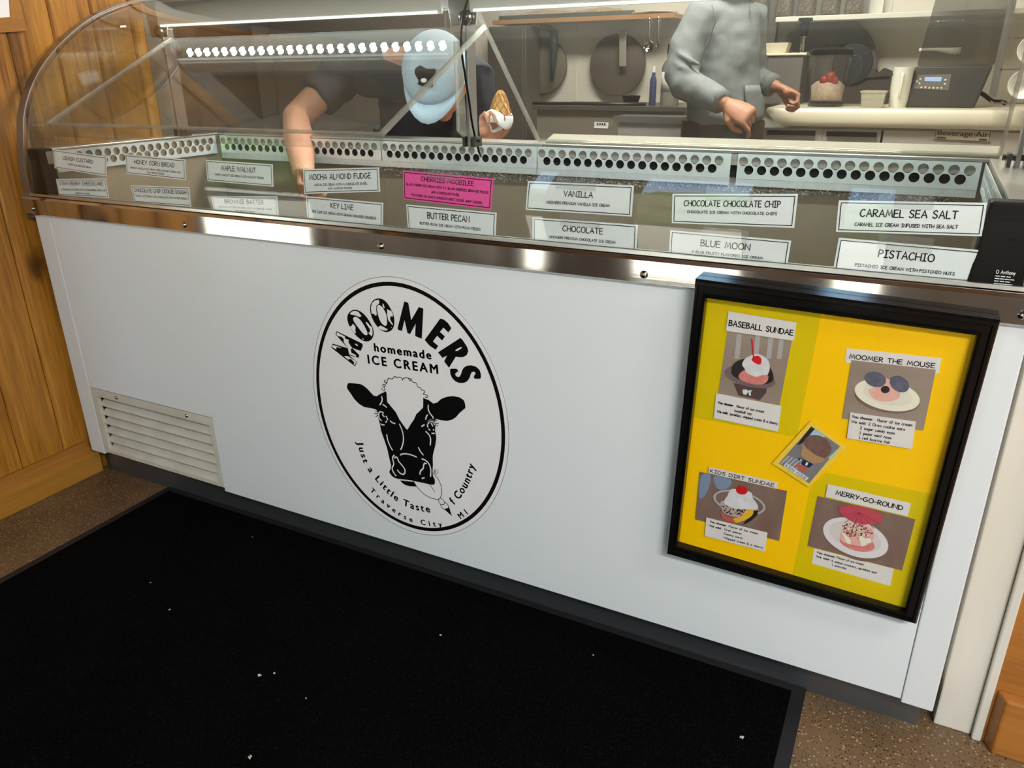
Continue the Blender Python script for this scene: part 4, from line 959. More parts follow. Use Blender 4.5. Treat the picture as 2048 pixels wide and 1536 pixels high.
# 3 dirt sundae
F3 = FR(1380, 920, 7.876)
PH = photo('sundae_photo', F3, [(150, 185), (1530, 490), (1405, 1275), (80, 935)], tbl2)
blob(PH, 'blue_reflection', mat('photo_blue', (.20, .27, .38), .4), F3, [(160, 290), (240, 215), (330, 240), (300, 420), (230, 560), (150, 600)], LP - .0002, 3); blob(PH, 'blue_reflection', MATS['photo_blue'], F3, [(390, 250), (640, 300), (620, 420), (480, 470), (400, 400)], LP - .0002, 3)
blob(PH, 'cup', mat('photo_cup_body', (.22, .15, .13), .4), F3, [(400, 650), (1150, 800), (1080, 900), (960, 1060), (700, 1010), (520, 950), (450, 770)], LP - .0004, 0)
mb = MB(); o1 = [fat(F3, p, LP - .0006) for p in ell(778, 668, 420, 175, 14, 40)]; i1 = [fat(F3, p, LP - .0006) for p in ell(778, 668, 385, 150, 14, 40)]
for k in range(40): j = (k + 1) % 40; mb.add([o1[k], o1[j], i1[j], i1[k]], [(0, 1, 2, 3)])
mb.build('cup_rim', clearp, PH)
blob(PH, 'ice_cream', mat('photo_cookie_cream', (.50, .36, .33), .6), F3, [(500, 640), (800, 700), (1060, 760), (1040, 850), (760, 900), (520, 820)], LP - .0008)
dots(PH, 'cookie_crumbs', dkin, F3, 60, (720, 800, 270, 70, 12), 16, LP - .0010, 4); blob(PH, 'cookie_chunk', dkin, F3, [(1000, 800), (1080, 790), (1060, 870), (960, 960), (820, 1030), (900, 930)], LP - .0009, 0)
blob(PH, 'gummy_worm', redg, F3, [(490, 830), (560, 890), (680, 930), (720, 990), (600, 960), (510, 910)], LP - .0012); blob(PH, 'gummy_worm', yello, F3, [(680, 920), (800, 890), (880, 790), (960, 770), (1000, 820), (960, 890), (860, 950), (720, 990)], LP - .0012)
blob(PH, 'whipped_cream', whip, F3, [(540, 640), (590, 560), (650, 460), (800, 470), (960, 510), (990, 600), (1060, 700), (1060, 770), (900, 780), (700, 760), (560, 700)], LP - .0014)
blob(PH, 'cherry', cherry, F3, ell(815, 478, 92, 66, 10), LP - .0016); mb = MB(); ribbon(mb, [(fat(F3, p, 0).x, fat(F3, p, 0).z) for p in ((798, 420), (808, 330))], .0016, lambda p: (p[0], LP - .0016 + KF * (p[1] - ZF), p[1])); mb.build('cherry_stem', cherry, PH)
title(POST, F3, [(298, 105), (1380, 350), (1362, 455), (288, 205)], "KIDS DIRT SUNDAE", (.025, .965, .14, .74), LP - .0018)
caption(POST, F3, [(258, 905), (1220, 1145), (1185, 1445), (228, 1195)], [("You choose:", .06, .34, .78, .13, 0.27), ("Flavor of ice cream", .38, .86, .78, .13, 0.18), ("We add:", .06, .27, .56, .13, 0.27), ("Oreo pieces", .31, .60, .56, .13, 0.18), ("Gummy worm", .31, .62, .34, .13, 0.18), ("Whipped cream & a cherry", .31, .96, .12, .13, 0.18)], LP - .0018)
# 4 merry-go-round
F4 = FR(1600, 960, 6.98)
PH = photo('parasol_sundae_photo', F4, [(245, 225), (1610, 550), (1425, 1265), (105, 920)], tbl2)
blob(PH, 'plate_shadow', dkin if False else tbl3, F4, ell(775, 850, 470, 250, 22), LP - .0002); blob(PH, 'paper_plate', plate_w, F4, ell(778, 808, 475, 250, 20), LP - .0004); blob(PH, 'plate_well', plate_i, F4, ell(770, 790, 380, 185, 20), LP - .0006)
blob(PH, 'sauce', berry, F4, ell(800, 880, 250, 110, 14), LP - .0007); blob(PH, 'scoop', pinkp, F4, [(560, 760), (640, 650), (760, 610), (900, 625), (1020, 700), (1020, 830), (900, 920), (700, 900), (580, 850)], LP - .0009)
dots(PH, 'sprinkles', mat('photo_sprinkle_dark', (.22, .06, .05), .5), F4, 80, (800, 715, 220, 95, 12), 17, LP - .0011, 8); dots(PH, 'sprinkles', plate, F4, 60, (800, 705, 210, 85, 12), 11, LP - .0012, 9)
blob(PH, 'animal_cracker', plate, F4, [(585, 720), (630, 760), (700, 830), (705, 890), (660, 880), (620, 810)], LP - .0014); blob(PH, 'animal_cracker', plate, F4, [(810, 790), (860, 780), (900, 820), (980, 800), (1000, 880), (940, 880), (920, 910), (860, 930), (840, 860)], LP - .0014, 0)
blob(PH, 'parasol', parasol, F4, [(530, 420), (560, 375), (700, 350), (880, 375), (1040, 420), (1160, 500), (1150, 560), (1050, 615), (900, 625), (740, 590), (610, 510)], LP - .0016, 0)
mb = MB()
for e in ((560, 440), (640, 530), (760, 590), (900, 620), (1040, 610), (1140, 560)): ribbon(mb, [(fat(F4, p, 0).x, fat(F4, p, 0).z) for p in ((845, 385), e)], .0009, lambda p: (p[0], LP - .0018 + KF * (p[1] - ZF), p[1]))
mb.build('parasol_ribs', parasol_d, PH)
title(POST, F4, [(390, 55), (1550, 325), (1505, 510), (355, 235)], "MERRY-GO-ROUND", (.11, .93, .32, .72), LP - .0018)
caption(POST, F4, [(195, 955), (1310, 1240), (1260, 1480), (165, 1165)], [("You choose:", .04, .28, .74, .15, 0.27), ("Flavor of ice cream", .30, .64, .74, .15, 0.18), ("We add:", .04, .22, .48, .15, 0.27), ("4 animal crackers, sprinkles and", .24, .81, .46, .15, 0.18), ("1 umbrella", .25, .44, .22, .15, 0.18)], LP + .0006)
# 5 tilted kids cone card
F5 = FR(1530, 830, 10.239); LC5 = LP - .0024
CC = sheet(POST, 'cone_card', mat('paper_yellow_card', (.86, .60, .05), .5), F5, [(935, 115), (1690, 660), (900, 1480), (145, 990)], LC5)
mb = MB(); ps = [fat(F5, p, LC5 - .0003) for p in ((950, 232), (1538, 640), (905, 1400), (285, 990))]; mb.add(ps, [(0, 1, 2, 3)]); mb.build('cone_photo', greyp, CC)
def cb(name, m, pts, l, sm=4): blob(CC, name, m, F5, pts, LC5 - .0003 - .0002 * l, sm)
cb('dark_background', dkin, [(940, 240), (1020, 290), (880, 440), (760, 580), (650, 620)], 1, 0); cb('sky', skyb, [(1020, 290), (1240, 440), (1180, 470), (920, 400)], 1, 0); cb('light_corner', skyb, [(1538, 650), (1460, 720), (1290, 880), (1360, 890)], 1, 0)
for a in range(5): cb('table_slats', mat('photo_slat', (.42, .42, .44), .5) if a == 0 else MATS['photo_slat'], [(480 + a * 70, 830 + a * 30), (510 + a * 70, 850 + a * 30), (340 + a * 70, 1010 + a * 30), (310 + a * 70, 990 + a * 30)], 1, 0)
cb('scoop', choc, [(800, 560), (860, 450), (1000, 410), (1140, 430), (1280, 520), (1350, 650), (1350, 760), (1220, 890), (1050, 850), (880, 720)], 3)
cb('cone_cup', cone, [(765, 585), (860, 690), (1050, 830), (1220, 890), (1190, 960), (1000, 1000), (850, 930), (730, 820), (750, 740)], 4, 0)
cb('cone_wrap', navy, [(690, 870), (860, 940), (990, 1010), (900, 1080), (760, 1020), (690, 930)], 3, 0); cb('cone_wrap', whip, [(720, 900), (770, 920), (740, 980), (700, 960)], 5, 0); cb('cone_wrap', whip, [(850, 960), (890, 980), (860, 1040), (820, 1020)], 5, 0); cb('cone_wrap', redg, [(660, 990), (870, 1090), (800, 1160), (640, 1060)], 4, 0)
title(CC, F5, [(440, 985), (895, 1290), (840, 1345), (380, 1052)], "KIDS CONE", (.04, .96, .2, .85), LC5 - .0016, .16, whip)
# pane over the poster
mb = MB(); ps = setd(mix(.80), -.0205); mb.hexa(ps, [off(p, .0015) for p in ps]); mb.build('glazing', clear('poster_glazing', (.985, .985, .985), ior=1.25), POST)
# ================================================================ the kitchen behind the case
# worktop fridge under the blenders
YF = 2.50; WX0 = at(1533, 215, YF).x; WX1 = 0.62; WZ = 1.000
t = thing('worktop_fridge', (0.0, 2.8, 0), 'cream topped white worktop fridge under the blenders', 'fridge')
mb = MB(); mb.loft([[(x0, y, z) for x0, y, z in ((WX0 + sx * .085, YF + .012, .925), (WX0 + sx * .04, YF, .945), (WX0 + sx * .0, YF, .985), (WX0, YF + .012, WZ), (WX0, 3.15, WZ), (WX0 + sx * .085, 3.15, .925))] for sx in (1,)] + [[(WX1, y, z) for y, z in ((YF + .012, .925), (YF, .945), (YF, .985), (YF + .012, WZ), (3.15, WZ), (3.15, .925))]])
mb.build('worktop', cream_pl, t, auto=40)
fridge_w = mat('fridge_front', (.50, .47, .43), .4)
MB().box(WX0 + .10, WX1, YF + .05, 3.15, .0, .925).build('cabinet', fridge_w, t)
for a, b in ((1537, 1632), (1655, 1755)):
    xa, xb = at(a, 262, YF + .04).x, at(b, 262, YF + .04).x
    D = MB().box(xa - .02, xb + .03, YF + .03, YF + .05, .12, .915).build('door', fridge_w, t, bevel=.004)
    MB().box(xa, xb, YF + .012, YF + .03, .885, .905).build('handle', black_pl, D)
q = [at(*p, YF + .045) for p in ((1868, 258), (1988, 262), (1980, 287), (1864, 278))]
mb = MB(); mb.box(at(1760, 270, YF + .04).x, WX1, YF + .03, YF + .05, .12, .915); D = mb.build('door', fridge_w, t, bevel=.004)
q = [at(*p, YF + .026) for p in ((1870, 256), (1984, 260), (1981, 285), (1866, 279))]
mb = MB(); mb.hexa(q, [p + Vector((0, .004, 0)) for p in q]); BD = mb.build('badge', mat('badge_plate', (.50, .45, .36), .4), D)
f = quad_fn(q, (0, -.0006, 0)); mb = MB()
for a, b, c, d in ((.02, .98, .03, .07), (.02, .98, .93, .97), (.02, .03, .03, .97), (.97, .98, .03, .97), (.06, .22, .12, .26), (.80, .94, .12, .26)): mb.add([f(p) for p in ((a, c), (b, c), (b, d), (a, d))], [(0, 1, 2, 3)])
x = .05; txt = "Beverage\u00b7Air"; ws = [outline(c)[2] if c != ' ' else .3 for c in txt]; sc = .90 / sum(ws)
for c, w in zip(txt, ws):
    vs, fs, _ = outline(c)
    for dx in (-.012, 0, .012): mb.add([f((x + (v[0] + dx) * sc, .42 + v[1] * .62)) for v in vs], fs)
    x += w * sc
mb.build('badge_lettering', mat('badge_ink', (.06, .04, .03), .5), BD)
YB_ = 2.80
def px_box(mb, x0, y0, x1, y1, yf, dep):
    a, b, c, d = at(x0, y0, yf), at(x1, y0, yf), at(x1, y1, yf), at(x0, y1, yf); o = Vector((0, dep, 0))
    mb.hexa([a, b, c, d], [p + o for p in (a, b, c, d)]); return mb
def base_c(px, py, y): p = at(px, py, y); return (p.x, y, WZ)
def sz(px, y): return px * (at(1700, 150, y) - at(1701, 150, y)).length
smoky = clear('smoky_plastic', (.62, .61, .59), ior=1.45, haze=.16, hcol=(.16, .15, .14))
jar_m = clear('jar_plastic', (.93, .92, .90), ior=1.4, haze=.03, hcol=(.5, .48, .46))
# big blender with sound hood
dark_h = mat('blender_body', (.035, .032, .030), .4)
t = thing('countertop_blender', base_c(1900, 215, YB_), 'large dark countertop blender with smoky sound hood and lit display', 'blender')
def frust(mb, b0, b1, yb, t0, t1, yt, z0, z1):
    return mb.hexa([(b0, yb[0], z0), (b1, yb[0], z0), (b1, yb[1], z0), (b0, yb[1], z0)], [(t0, yt[0], z1), (t1, yt[0], z1), (t1, yt[1], z1), (t0, yt[1], z1)])
bx0, bx1 = at(1808, 218, YB_ - .1).x, at(1948, 218, YB_ - .1).x
zt = at(1880, 132, YB_ - .1).z; ztop = zt + .34
frust(MB(), bx0, bx1, (YB_ - .12, YB_ + .14), bx0 + .015, bx1 + .04, (YB_ - .07, YB_ + .14), WZ, zt).build('base', dark_h, t, bevel=.008)
frust(MB(), bx0 + .02, bx1 + .045, (YB_ - .065, YB_ + .13), bx0 + .055, bx1 + .05, (YB_ - .03, YB_ + .12), zt + .001, ztop).build('sound_hood', smoky, t, bevel=.01)
kx = (YB_ - .12, YB_ - .07)
def bp(px, py, d=0.0):
    z = at(px, py, YB_ - .1).z; tt = (z - WZ) / (zt - WZ); y = YB_ - .12 + .05 * tt - .002 - d; q = at(px, py, y); return q
mb = MB(); q = [bp(*p) for p in ((1836, 150), (1903, 148), (1897, 181), (1826, 177))]; mb.hexa(q, [p + Vector((0, .004, 0)) for p in q]); KP = mb.build('control_panel', mat('panel_grey', (.13, .12, .105), .4), t)
mb = MB(); q = [bp(*p, .001) for p in ((1850, 154), (1884, 154), (1882, 163), (1849, 162))]; mb.add(q, [(0, 1, 2, 3)]); mb.build('display', mat('display_blue', (.2, .3, .5), .3, emit=(.32, .45, .75), estr=.55), KP)
mb = MB()
for p in ((1843, 175), (1851, 175), (1859, 176), (1867, 176), (1875, 176), (1883, 176), (1841, 158), (1839, 167), (1891, 160), (1890, 168), (1834, 163)): q = bp(*p, .001); mb.ball(q, (.0045, .003, .0045), 8, 5)
mb.build('buttons', paper_c, KP, smooth=True)
p0, p1 = at(1945, 182, YB_), at(2001, 212, YB_ + .05); p1.z = max(p1.z, WZ + .02)
MB().tube(smooth_line([p0, at(1965, 188, YB_), at(1985, 202, YB_ + .03), p1, (p1.x + .02, YB_ + .05, WZ + .011)], 4), .009, 8).build('power_cord', black_pl, t, smooth=True)
p0, p1 = at(1838, 100, YB_), at(1921, 103, YB_)
mb = MB(); mb.loft([[(x, YB_ + .02 * math.cos(a) * 0.3, z + h * math.sin(a)) for a in [k * PI / 4 for k in range(8)]] for x, z, h in ((p0.x, p0.z, .006), (lerp(p0.x, p1.x, .45), p0.z, .008), (lerp(p0.x, p1.x, .8), p1.z, .016), (p1.x, p1.z, .017))])
o = mb.build('spatula', white_pl, smooth=True); tag(o, 'white spatula seen through the smoky hood of the large blender', 'spatula')
# blender jar with shake in it
yj = 2.72; c = base_c(1650, 212, yj); r0 = sz(34, yj); r1 = sz(42, yj); zj0 = at(1650, 203, yj).z; zj1 = at(1650, 108, yj).z
t = thing('blender_jar', c, 'clear blender jar with black lid holding ice cream and strawberries', 'blender jar')
MB().lathe([(r0 * 1.05, WZ), (r0 * 1.1, WZ + .01), (r0 * .9, zj0 - .002), (.002, zj0 - .002)], (c[0], yj, 0), 24).build('jar_foot', dark_h, t, auto=40)
MB().lathe([(r0, zj0), (r0 * 1.03, zj0 + .02), (r1, zj1 - .002), (r1 - .003, zj1 - .002), (r0 * 1.03 - .003, zj0 + .02), (r0 - .004, zj0 + .004)], (c[0], yj, 0), 28).build('jar', jar_m, t, auto=40)
MB().lathe([(r1 * 1.06, zj1 - .004), (r1 * 1.08, zj1 + .015), (r1 * .95, zj1 + .024), (r1 * .5, zj1 + .026), (r1 * .45, zj1 + .042), (.002, zj1 + .044)], (c[0], yj, 0), 24).build('lid', black_pl, t, auto=40)
MB().tube(smooth_line([(c[0] + r1 * .95, yj, zj1 - .01), (c[0] + r1 * 1.35, yj, zj1 - .02), (c[0] + r1 * 1.42, yj, zj1 - .07), (c[0] + r0 * 1.2, yj, zj0 + .07)], 4), .007, 8).build('handle', smoky, t, smooth=True)
mb = MB(); zs = at(1650, 162, yj).z
mb.lathe([(.002, zj0 + .006), (r0 - .006, zj0 + .006), (r0 - .004, zj0 + .03), (r0 * 1.02, zs - .02), (r0 * .7, zs), (.002, zs + .006)], (c[0], yj, 0), 20)
o = mb.build('ice_cream', mat('shake_cream', (.80, .74, .62), .6, noise=((55, 55, 55), .15, (.68, .46, .40))), smooth=True); tag(o, 'ivory ice cream heaped in the clear blender jar', 'ice cream')
for i, (dx, dz, r) in enumerate(((-.012, .0, .022), (.012, .014, .024), (.030, .0, .018), (-.026, -.030, .016))):
    p = Vector((c[0] + dx, yj - r0 * .60, zs + dz)); o = MB().ball(p, (r, r * .8, r * 1.15), 10, 7).build('strawberry', mat('strawberry_red', (.42, .05, .03), .4) if i == 0 else MATS['strawberry_red'], smooth=True)
    tag(o, 'red strawberry piece on the ice cream inside the blender jar', 'strawberry', 'strawberries in the blender jar')
# white pitcher, tub
yp = 2.70; c = base_c(1795, 215, yp); zp = at(1797, 134, yp).z; r = sz(18, yp)
t = thing('pitcher', c, 'tall white pitcher with handle beside the large dark blender', 'pitcher')
MB().lathe([(.002, WZ), (r * .95, WZ), (r, WZ + .01), (r * 1.08, zp), (r * 1.02, zp), (r * .94, WZ + .014), (.002, WZ + .014)], (c[0], yp, 0), 24).build('cup', white_pl, t, auto=40)
mb = MB(); mb.tube(smooth_line([(c[0], yp - r, zp - .03), (c[0] + .002, yp - r - .022, zp - .035), (c[0] + .002, yp - r - .024, WZ + .06), (c[0], yp - r + .002, WZ + .045)], 4), .006, 8); mb.build('handle', white_pl, t, smooth=True)
yt = 2.66; q0 = at(1723, 181, yt); q1 = at(1775, 181, yt); xc = (q0.x + q1.x) / 2; hw = (q1.x - q0.x) / 2
t = thing('tub', (xc, yt, WZ), 'shallow white plastic tub of yellow mix left of the pitcher', 'tub')
mb = MB(); mb.loft([[(xc + sx * w, yt + sy * w * .7, z) for sx, sy in ((-1, -1), (1, -1), (1, 1), (-1, 1))] for w, z in ((hw * .82, WZ), (hw * .95, q0.z - .008), (hw * 1.04, q0.z - .008), (hw * 1.04, q0.z), (hw * .92, q0.z), (hw * .78, WZ + .01))])
mb.build('bowl', clear('tub_plastic', (.72, .70, .62), haze=.45, hcol=(.75, .72, .62)), t, bevel=.003); MB().box(xc - hw * .78, xc + hw * .78, yt - hw * .52, yt + hw * .52, WZ + .011, WZ + .04).build('mix', mat('yellow_mix', (.65, .52, .18), .6), t)
# stainless topping box with basket and pump
yx = 2.86; q0 = at(1536, 112, yx); q1 = at(1608, 112, yx)
t = thing('topping_box', (q0.x + .1, yx + .1, WZ), 'grey steel topping box behind the grey hooded worker', 'topping box')
MB().box(q0.x, q1.x, yx, yx + .2, WZ, q0.z).build('case', mat('box_grey', (.22, .21, .20), .4, .5), t, bevel=.005); MB().box(q0.x - .01, q1.x + .012, yx - .01, yx + .21, q0.z + .001, q0.z + .012).build('lid', cream_pl, t, bevel=.003)
zl = q0.z + .012; xb0, xb1 = at(1519, 100, yx + .05).x, at(1578, 100, yx + .05).x; zb = at(1550, 86, yx + .05).z
mb = MB(); mb.loft([[(lerp(xb0, xb1, .5) + sx * (xb1 - xb0) / 2 * w, yx + .07 + sy * .055 * w, z) for sx, sy in ((-1, -1), (1, -1), (1, 1), (-1, 1))] for w, z in ((.82, zl), (1, zb), (.94, zb), (.76, zl + .004))])
o = mb.build('basket', mat('basket_cream', (.70, .64, .50), .45), bevel=.003); tag(o, 'small cream plastic tray on top of the grey topping box', 'tray')
xp = at(1601, 104, yx + .06).x; z0 = zl; z1 = at(1606, 38, yx + .06).z
t = thing('pump_dispenser', (xp, yx + .1, zl), 'syrup pump with black plunger standing on the topping box', 'pump')
MB().lathe([(.045, z0), (.045, z0 + .006), (.012, z0 + .012), (.010, lerp(z0, z1, .45)), (.016, lerp(z0, z1, .46)), (.016, z1 - .02)], (xp, yx + .1, 0), 16).build('stem', steel, t, auto=40)
MB().lathe([(.018, lerp(z0, z1, .5)), (.018, z1 - .012), (.034, z1 - .006), (.032, z1 + .006), (.002, z1 + .008)], (xp, yx + .1, 0), 18).build('plunger', black_pl, t, auto=40)
# dark discs and boxes at the wall
def disc(name, px, py, r, y, m, label, cat, grp=None, th=.02):
    c = at(px, py, y); rr = sz(r, y)
    o = MB().lathe([(.002, 0), (rr, 0), (rr, -th), (rr * .96, -th - .003), (.002, -th - .003)], c, 40, 'Y').build(name, m, auto=30); tag(o, label, cat, grp); return o
board = mat('grey_board', (.13, .105, .088), .6, noise=((4, 4, 4), .3, (.105, .085, .072)))
disc('round_board', 1645, 140, 108, 3.17, mat('dark_board', (.10, .095, .09), .6), 'large dark round board leaning on the wall behind the blender jar', 'round board')
disc('round_board', 1087, 132, 66, 3.17, mat('olive_board', (.15, .135, .11), .6), 'grey round board on the wall with a dark handle hanging before it', 'round board')
disc('round_board', 1236, 130, 70, 3.17, board, 'pinkish grey round board with a thermometer hanging before it', 'round board')
p = [at(*q, 3.10) for q in ((1100, 57), (1113, 70), (1110, 90), (1104, 165))]
mb = MB(); mb.tube(smooth_line([at(1068, 56, 3.11)] + p, 4), [.012] * 8 + [.024, .024, .02, .018, .014, .01, .009, .008, .008][:9], 8) if False else mb.tube([at(1080, 55, 3.10), at(1098, 56, 3.10), at(1108, 64, 3.10), at(1108, 90, 3.10), at(1106, 130, 3.10), at(1104, 163, 3.10)], [.014, .018, .024, .022, .016, .007], 10)
o = mb.build('knife_handle', mat('handle_blue_black', (.035, .05, .055), .45), smooth=True); tag(o, 'dark tapering tool handle hooked from the orange shelf', 'utensil')
mb = MB(); px_box(mb, 1238, 60, 1252, 133, 3.10, .008); o = mb.build('thermometer', mat('thermo', (.42, .38, .33), .4, .4), bevel=.003); tag(o, 'narrow steel thermometer strip hanging from the orange shelf', 'thermometer')
disc('pot_lid', 1706, 128, 40, 3.02, mat('lid_blueblack', (.02, .022, .03), .4), 'blue black round lid standing behind the blender jar', 'pot lid', None, .03)
mb = MB(); a, b = at(1672, 150, 3.0), at(1782, 150, 3.0); mb.box(a.x, b.x, 3.0, 3.12, WZ + .001, a.z); o = mb.build('dark_box', mat('box_brown_black', (.045, .035, .033), .6)); tag(o, 'dark cardboard box between blender jar and pitcher', 'box')
mb = MB(); q = [at(*p, 2.99) for p in ((1722, 150), (1735, 137), (1752, 139), (1754, 147), (1768, 136), (1783, 142), (1784, 152), (1722, 156))]
mb.hexa(q, [p + Vector((0, .1, 0)) for p in q]); o = mb.build('torn_flap', MATS['box_brown_black']); tag(o, 'torn dark flap sticking up above the dark cardboard box', 'cardboard flap')
# shelves
q0, q1 = at(985, 41, 3.0), at(1347, 38, 3.0)
mb = MB(); mb.box(q0.x, q1.x, 3.0, 3.198, q0.z - .022, q0.z); o = mb.build('wood_shelf', wood('shelf_wood', (.36, .15, .04), (.55, .27, .09), 'X', .7, False)); tag(o, 'orange wooden shelf on the kitchen wall left of the grey hooded worker', 'shelf')
ZS = q0.z
t = thing('tray', (lerp(q0.x, q1.x, .4), 3.08, ZS), 'long grey tray of beige crumbs on the orange shelf', 'tray')
x0, x1 = at(1000, 38, 3.02).x, at(1270, 36, 3.02).x
mb = MB(); mb.box(x0, x1, 3.01, 3.17, ZS, ZS + .004); mb.box(x0, x1, 3.005, 3.012, ZS, ZS + .022); mb.box(x0, x1, 3.165, 3.172, ZS, ZS + .022); mb.build('pan', steel_d, t)
mb = MB(); rnd = random.Random(9); N = 40
for i in range(N + 1):
    pass
vs = []; fs = []
for i in range(N + 1):
    for j in range(7):
        u, v = i / N, j / 6; h = .055 * math.sin(PI * v) ** .6 * (math.sin(PI * u) ** .5) * (.75 + .25 * math.sin(u * 9)) + rnd.uniform(-.004, .005)
        vs.append((lerp(x0 + .06, x1 - .05, u), lerp(3.015, 3.16, v), ZS + .005 + max(h, 0)))
for i in range(N):
    for j in range(6): k = i * 7 + j; fs.append((k, k + 7, k + 8, k + 1))
mb.add(vs, fs); o = mb.build('crumbs', mat('crumb_beige', (.50, .37, .22), .8, noise=((40, 40, 40), .3, (.34, .22, .13)))); tag(o, 'beige waffle crumbs heaped in the tray on the orange shelf', 'crumbs', kind='stuff')
mb = MB(); rnd = random.Random(4)
for k in range(16):
    a = at(1268 + rnd.uniform(-6, 10), 37 + rnd.uniform(-4, 2), 3.0); b = at(1338 + rnd.uniform(-8, 6), 30 + rnd.uniform(-5, 6), 3.0); m_ = (a + b) / 2 + Vector((0, 0, .008)); mb.tube([Vector((a.x, a.y + k * .008, max(a.z + .01, ZS + .006))), Vector((m_.x, m_.y + k * .008, max(m_.z + .012, ZS + .012))), Vector((b.x, b.y + k * .008, max(b.z + .012, ZS + .008)))], .005, 6)
o = mb.build('cloth_strips', mat('cloth_cream', (.62, .57, .45), .8), smooth=True); tag(o, 'bundle of cream strings lying at the right end of the orange shelf', 'strings', kind='stuff')
def ladle(px, py0, py1, r, label):
    a, b = at(px, py0, 2.98), at(px - 2, py1, 2.98); rr = sz(r, 2.98)
    t = thing('ladle', b, label, 'ladle')
    mb = MB(); mb.tube(smooth_line([(a.x, a.y + .03, a.z - .02), (a.x, a.y + .01, a.z + .005), (a.x, a.y, a.z - .005), (b.x, b.y, b.z + rr)], 4), .006, 8); mb.build('handle', steel, t, smooth=True)
    MB().lathe([(.001, .025), (rr * .6, .02), (rr, 0), (rr * .93, 0), (rr * .5, .014), (.001, .018)], b, 20, 'Y').build('cup', steel, t, smooth=True)
ladle(1299, 38, 93, 13, 'steel ladle with round cup hanging from the orange shelf'); ladle(1317, 36, 90, 5, 'narrow steel spoon hanging at the end of the orange shelf')
q0, q1 = at(1552, 30, 3.0), at(1992, 22, 3.0); zz = (q0.z + q1.z) / 2
o = MB().box(q0.x, q1.x + .2, 3.0, 3.198, zz - .022, zz).build('white_shelf', white_pl, bevel=.002); tag(o, 'long white shelf on the wall above the blenders', 'shelf')
grain = speckle('grain', (.13, .085, .06), (.40, .32, .26), (.03, .02, .015), 120, .7, .3)
for i, px in enumerate((1518, 1568, 1612, 1660, 1708)):
    c = at(px, 26, 3.10); r = sz(20, 3.1)
    if i == 0:
        t0 = thing('storage_jar', (c.x, 3.10, zz + .001), '', 'storage jar'); z = zz + .001
        MB().lathe([(r, z), (r, z + .17), (r * .8, z + .19), (r * .78, z + .19), (r * .95, z + .165), (r * .95, z + .006), (.001, z + .006)], (c.x, 3.10, 0), 20).build('jar', jar_m, t0, auto=40)
        MB().lathe([(.001, z + .007), (r * .93, z + .007), (r * .93, z + .14), (.001, z + .145)], (c.x, 3.10, 0), 20).build('filling', grain, t0)
        MB().lathe([(r * .86, z + .191), (r * .86, z + .21), (.001, z + .212)], (c.x, 3.10, 0), 20).build('lid', steel_d, t0)
        kids = list(t0.children); r_ = t0
    else:
        r_ = t0.copy(); COL.objects.link(r_); r_.location = (c.x, 3.10, zz + .001)
        for k in kids: d = k.copy(); COL.objects.link(d); d.parent = r_; d.matrix_parent_inverse = k.matrix_parent_inverse
    tag(r_, ('clear jar of dark grain on the white shelf, nearest the grey hooded worker', 'clear jar of dark grain, second from the left on the white shelf', 'middle one of five clear jars of dark grain on the white shelf', 'clear jar of dark grain, second from the right on the white shelf', 'rightmost clear jar of dark grain on the white shelf')[i], 'storage jar', 'grain jars on the white shelf')
q = at(1754, 10, 3.19); o = MB().box(q.x - .03, q.x + .03, 3.16, 3.198, zz + .001, zz + .9).build('window_2', white_pl); o['kind'] = 'structure'
q = at(1541, 100, 3.15); o = MB().box(q.x - .022, q.x + .022, 3.12, 3.18, WZ, 2.66).build('trim_4', mat('dark_post', (.10, .09, .08), .5)); o['kind'] = 'structure'
# rack of bowls at the right edge
yr = 2.42; xr = at(2010, 100, yr).x
t = thing('wire_rack', (xr + .2, yr + .1, 1.0), 'dark metal rack holding stacked white bowls at the right edge', 'rack')
mb = MB(); zr0 = at(2004, 195, yr).z; zr1 = zr0 + .9
mb.box(xr - .012, xr + .004, yr, yr + .022, zr0, zr1); mb.box(xr + .42, xr + .44, yr, yr + .022, zr0, zr1); mb.box(xr - .012, xr + .004, yr + .2, yr + .222, zr0, zr1); mb.box(xr + .42, xr + .44, yr + .2, yr + .222, zr0, zr1)
mb.build('uprights', steel_d, t)
bz = []
for py in (74, 137, 205):
    z = at(2030, py, yr).z; bz.append(z); mb = MB(); mb.box(xr, xr + .43, yr, yr + .006, z - .006, z)
    for k in range(12): mb.box(xr + .43 * k / 11 - .002, xr + .43 * k / 11 + .002, yr, yr + .22, z - .006, z - .002)
    mb.build('wire_shelf', steel_d, t)
first = None; lab = []
for s, (z, n, px) in enumerate(zip(bz, (1, 3, 4), (2045, 2040, 2036))):
    for k in range(n):
        c = at(px, 100, yr - .01).x + .012 * k
        if first is None:
            r = .055; tl = Matrix.Rotation(math.radians(78), 3, 'X')
            first = o = MB().lathe([(.001, 0), (r * .5, .002), (r, .045), (r * .96, .045), (r * .46, .008), (.001, .007)], (0, 0, 0), 28, 'Z', tl).build('bowl', white_pl, smooth=True)
        else: o = first.copy(); COL.objects.link(o)
        o.location = (c + .045, yr + .03 + .022 * k, z + .057)
        tag(o, 'white bowl on edge ' + (('alone on the top shelf of the dark rack') if n == 1 else ('foremost', 'second', 'third', 'hindmost')[k if k < n - 1 else 3] + ' in the stack on the ' + ('', 'middle', 'lowest')[s] + ' rack shelf'), 'bowl', 'white bowls on the dark rack')
